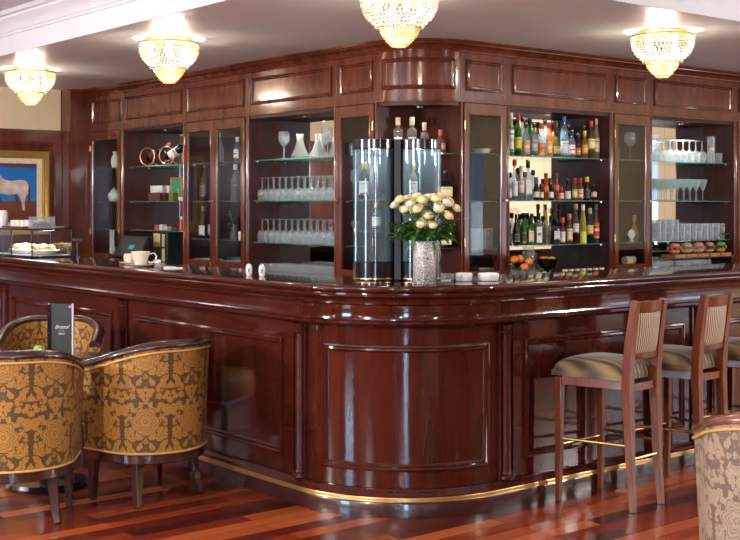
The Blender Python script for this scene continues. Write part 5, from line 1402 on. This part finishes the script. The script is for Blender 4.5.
# copper ring holders with wine bottles
for k, (px, tilt, lab, lc) in enumerate(((153.5, .45, 'left of the two wine bottles lying in copper rings', None), (173, .50, 'right of the two wine bottles lying in copper rings', 1))):
    x, y = inL(px, .12); z = 1.9406
    h = empty('bottle_holder', '%s copper ring bottle holder on the top shelf' % ('left' if k == 0 else 'right'), 'bottle holder', (x, y, z), LR+.45, 'copper bottle holders')
    mm = MB()
    for oy, dx in ((-.054, -.03), (.054, .03)):
        mm.tube([(dx+.078*math.cos(2*PI*i/36), oy, .083+.078*math.sin(2*PI*i/36)) for i in range(36)], .005, 8, True)
    mm.build('ring', M['copper'], h)
    MB().box(-.06, .06, -.05, .05, .0, .0045).build('foot_plate', M['copper'], h)
    wb = empty('wine_bottle', lab, 'bottle', (x-.032, y+.055, z+.062), LR)
    wb.rotation_euler = (0, PI/2-.5, LR+.45)
    MB().lathe([(.034, 0), (.037, .006), (.037, .165), (.030, .188), (.014, .215), (.0135, .268)], 22).build('glass_body', DRK, wb)
    MB().lathe([(.0145, .235), (.0155, .237), (.0155, .2845), (.0001, .285)], 16, cap=False).build('foil_cap', col(60, 20, 24) if k == 0 else col(170, 170, 175, .3, .5), wb)
    MB().lathe([(.0376, .045), (.0376, .135)], 22, cap=False).build('wrap_label', M['paper'] if k else col(40, 36, 40), wb)
# cups in a wooden box and a small framed sign
x, y = inL(160.5, .11)
bx_ = empty('wooden_crate', 'small reddish wooden box holding white cups', 'box', (x, y, 1.6206), LR)
MB().box(-.105, .105, -.07, .07, 0, .075).build('crate', M['wood'], bx_, bevel=.003)
for i in range(4):
    for j in range(2):
        an = wxy(0, 0)
        tag(MB().lathe([(.018, 0), (.020, .003), (.024, .062), (.022, .062), (.018, .006), (.0001, .005)], 16, cap=False).build('paper_cup', M['white'], loc=(x-.035+.07*j, y+.078-.052*i, 1.6206+.0755)), 'small white cup standing on the reddish wooden box', 'cup', 'white cups on the wooden box')
x, y = inL(177.5, .17)
f_ = empty('framed_sign', 'little wood framed green picture on the second shelf', 'picture', (x, y, 1.6206), LR)
MB().frame(-.105, .105, 0, .21, [(0, 0), (0, .014), (.012, .016), (.018, .006)], mp).build('wood_frame', M['board'], f_)
MB().box(-.087, .087, -.005, -.001, .018, .192).build('green_picture', col(60, 140, 110), f_)
MB().box(.018, .03, -.007, -.0055, .06, .11).box(.01, .038, -.007, -.0055, .03, .06).build('painted_candle', col(220, 210, 150), f_)
x, y = inL(173.5, .10)
tag(MB().box(-.035, .035, -.03, .03, 0, .075).build('green_tin', col(96, 110, 40), loc=(x, y, 1.6206), rotz=LR, bevel=.003), 'small olive green tin in front of the framed picture', 'tin')
x, y = inL(181.5, .08)
tag(MB().lathe([(.02, 0), (.028, .01), (.03, .035), (.027, .035), (.0001, .008)], 18, cap=False).build('sugar_bowl', M['white'], loc=(x, y, 1.6206)), 'little white bowl at the right end of the second shelf', 'bowl')
# lower shelf clutter
for px, w_, h_, c_, nm, lab in ((158.5, .05, .045, (200, 90, 80), 'red_packet', 'small red packet on the lowest shelf above the till'), (163, .05, .05, (214, 206, 196), 'white_packet', 'white packet beside the small red packet'), (168, .045, .035, (190, 180, 170), 'grey_packet', 'grey packet right of the white packet'), (176, .06, .03, (60, 56, 54), 'dark_case', 'low dark case on the lowest left shelf')):
    x, y = inL(px, .09)
    tag(MB().box(-w_/2, w_/2, -.025, .025, 0, h_).build(nm, col(*c_), loc=(x, y, 1.3606), rotz=LR, bevel=.003), lab, 'packet')
x, y = inL(181.5, .085)
rb = empty('red_bottle', 'small red bottle at the right end of the lowest left shelf', 'bottle', (x, y, 1.3606))
MB().lathe([(.020, 0), (.022, .005), (.022, .07), (.012, .085), (.012, .10)], 16).build('body', M['red'], rb)
MB().lathe([(.010, .1005), (.010, .115), (.007, .125)], 12).build('nozzle', M['white'], rb)
# touchscreen till
x, y = inL(133, -.13)
t = empty('touchscreen_till', 'black touchscreen till behind the coffee cups', 'till', (x+.02, y, ZC+.0006), LR+.25)
MB().box(-.11, .11, -.08, .10, 0, .03).prism([(-.05, .031), (.05, .031), (.05, .13), (-.05, .18)], -.04, .04, Matrix.Rotation(PI/2, 4, 'Z') @ Matrix.Rotation(PI/2, 4, 'X')).build('stand', M['blackmatt'], t, bevel=.004)
tm = Matrix.Translation((0, -.04, .165)) @ Matrix.Rotation(-.62, 4, 'X')
MB().box(-.175, .175, -.012, .012, -.115, .115, tm).build('screen_housing', M['black'], t, bevel=.004)
MB().box(-.160, .160, -.0135, -.0125, -.098, .098, tm).build('screen_glass', plain('till_screen', (.02, .03, .045), .12, 0, .5), t)
MB().box(-.02, .05, -.0150, -.0138, -.03, .015, tm).build('teal_sticker', M['teal'], t)
# coffee packs / machine behind the cups
x, y = inL(166, .10)
cmn = empty('coffee_grinder', 'black coffee machine with cream panels behind the till', 'coffee machine', (x-.0, y-.02, ZC+.0006), LR)
MB().box(-.135, .125, -.07, .10, 0, .300).build('body', M['blackmatt'], cmn, bevel=.006)
MB().box(-.115, .0, -.073, -.0705, .17, .285).build('cream_panel', col(226, 214, 160), cmn)
MB().box(-.113, -.002, -.0745, -.0735, .17, .21).build('olive_band', col(150, 140, 70), cmn)
MB().box(.035, .085, -.073, -.0705, .17, .28).build('cream_panel', col(214, 204, 150), cmn)
MB().box(.035, .085, -.073, -.0705, .045, .155).build('cream_panel', col(200, 186, 120), cmn)
MB().tube([(-.06, -.072, .13), (-.06, -.12, .12), (-.01, -.13, .14)], .008, 8).build('steam_wand', M['chrome'], cmn)
# double door cabinet
bottle('wine_bottle', 'dark wine bottle on the upper shelf behind the left glass door', inL(204.5, .11), S2, .038, .30, DRK, K_, ((60, 54, 60), (110, 100, 100), (70, 66, 70)), 'std', LR)
bottle('wine_bottle', 'slimmer dark bottle right of the upper wine bottle behind glass', inL(212.5, .16), S2, .028, .25, DRK, K_, None, 'std', LR)
bottle('wine_bottle', 'dark wine bottle with white label behind the left glass door', inL(203.5, .10), 1.30, .038, .275, DRK, col(90, 84, 80), ((206, 204, 196), (120, 110, 100), (190, 186, 178)), 'std', LR, labz=(.10, .40))
bottle('wine_bottle', 'dark bottle beside the white-labelled wine bottle', inL(211.5, .14), 1.30, .030, .25, DRK, K_, ((150, 140, 130), (90, 80, 70), (170, 160, 150)), 'std', LR)
for i in range(4):
    for j in range(2):
        put('tumbler', P_TUMBLER, (KX+.08+.085*j, inL(196.5, .08)[1]-.075*i), ZC, 'tumbler at the foot of the double door cabinet, left side', 'tumbler', 'tumblers behind the left glass door')
        if i < 3: put('tumbler', P_TUMBLER, (KX+.08+.085*j, inL(227, .08)[1]-.075*i), ZC, 'tumbler at the foot of the double door cabinet, right side', 'tumbler', 'tumblers behind the right glass door')
put('carafe', P_CARAFE, inL(219, .12), S1, 'clear carafe on the top shelf behind the right glass door', 'carafe')
bottle('spirit_bottle', 'clear bottle with white label on the top shelf behind glass', inL(237.5, .10), S1, .030, .20, CLR, WH, W3, 'std', LR)
bottle('spirit_bottle', 'tall clear bottle on the second shelf behind the right glass door', inL(235.5, .12), S2, .040, .30, CLR, WH, None, 'std', LR)
x, y = inL(234, .12)
bv = empty('bud_vase', 'glass bud vase with a green sprig behind the right glass door', 'vase', (x, y, 1.3006))
MB().lathe([(.028, 0), (.032, .005), (.030, .06), (.014, .10), (.016, .12), (.0145, .12), (.012, .10), (.0001, .01)], 18, cap=False).build('vessel', M['crystal'], bv)
m = MB(); m.tube([(0, 0, .02), (.0, .01, .12), (-.01, .05, .21)], .0018, 5); lv = MB(); q = random.Random(21)
for i in range(12):
    f_2 = .4+.6*i/11; leaf_shape(lv, (-.01*f_2, .05*f_2*f_2, .21*f_2), (q.uniform(-.6, .6), q.uniform(-.3, 1), q.uniform(-.2, .8)), .055, .011, .2)
m.build('sprig', M['stem'], bv); lv.build('leaf', M['leaf'], bv)
x, y = inL(241.5, .08)
tag(MB().lathe([(.022, 0), (.026, .004), (.028, .07), (.026, .07), (.022, .006), (.0001, .005)], 18, cap=False).build('candle_cup', M['ivory'], loc=(x, y, 1.3006)), 'ivory candle cup right of the bud vase', 'cup')
# narrow cabinet left of the cooler
put('wine_goblet', P_GOBLET, (KX+.12, withinL(inL(350, .12)[1], 4, .05)), S2, 'goblet in the narrow cabinet beside the cooler', 'goblet')
put('tumbler', P_TUMBLER, (KX+.10, withinL(inL(351, .10)[1], 4, .04)), S1, 'tumbler on the upper shelf of the narrow cabinet beside the cooler', 'tumbler')
put('champagne_flute', P_FLUTE, (KX+.12, withinL(inL(349.5, .12)[1], 4, .045)), S3, 'stem glass on the low shelf of the narrow cabinet beside the cooler', 'glass')
# ---------------------------------------------------------------- camera, world, view
cam = bpy.data.cameras.new('camera'); cam.sensor_width = 36; cam.lens = 36*1200/740; cam.shift_y = -65/740
cam.clip_start = .05
co = bpy.data.objects.new('camera', cam); C.objects.link(co)
co.location = CAM; co.rotation_euler = (PI/2, 0, -math.atan2(FX, FY))
sc = bpy.context.scene; sc.camera = co
w = bpy.data.worlds.new('sky'); sc.world = w; w.use_nodes = True
bg = w.node_tree.nodes.get('Background') or w.node_tree.nodes.new('ShaderNodeBackground')
bg.inputs[0].default_value = (.55, .76, 1, 1); bg.inputs[1].default_value = 1.0
sc.view_settings.view_transform = 'Standard'; sc.view_settings.look = 'None'; sc.view_settings.gamma = 1
sc.view_settings.use_curve_mapping = False
sc.view_settings.exposure = 0.98
cy = sc.cycles
cy.use_denoising = True; cy.max_bounces = 10; cy.diffuse_bounces = 4; cy.glossy_bounces = 5; cy.transmission_bounces = 6; cy.transparent_max_bounces = 24
cy.sample_clamp_indirect = 4; cy.sample_clamp_direct = 0; cy.caustics_reflective = False; cy.caustics_refractive = False; cy.blur_glossy = .5
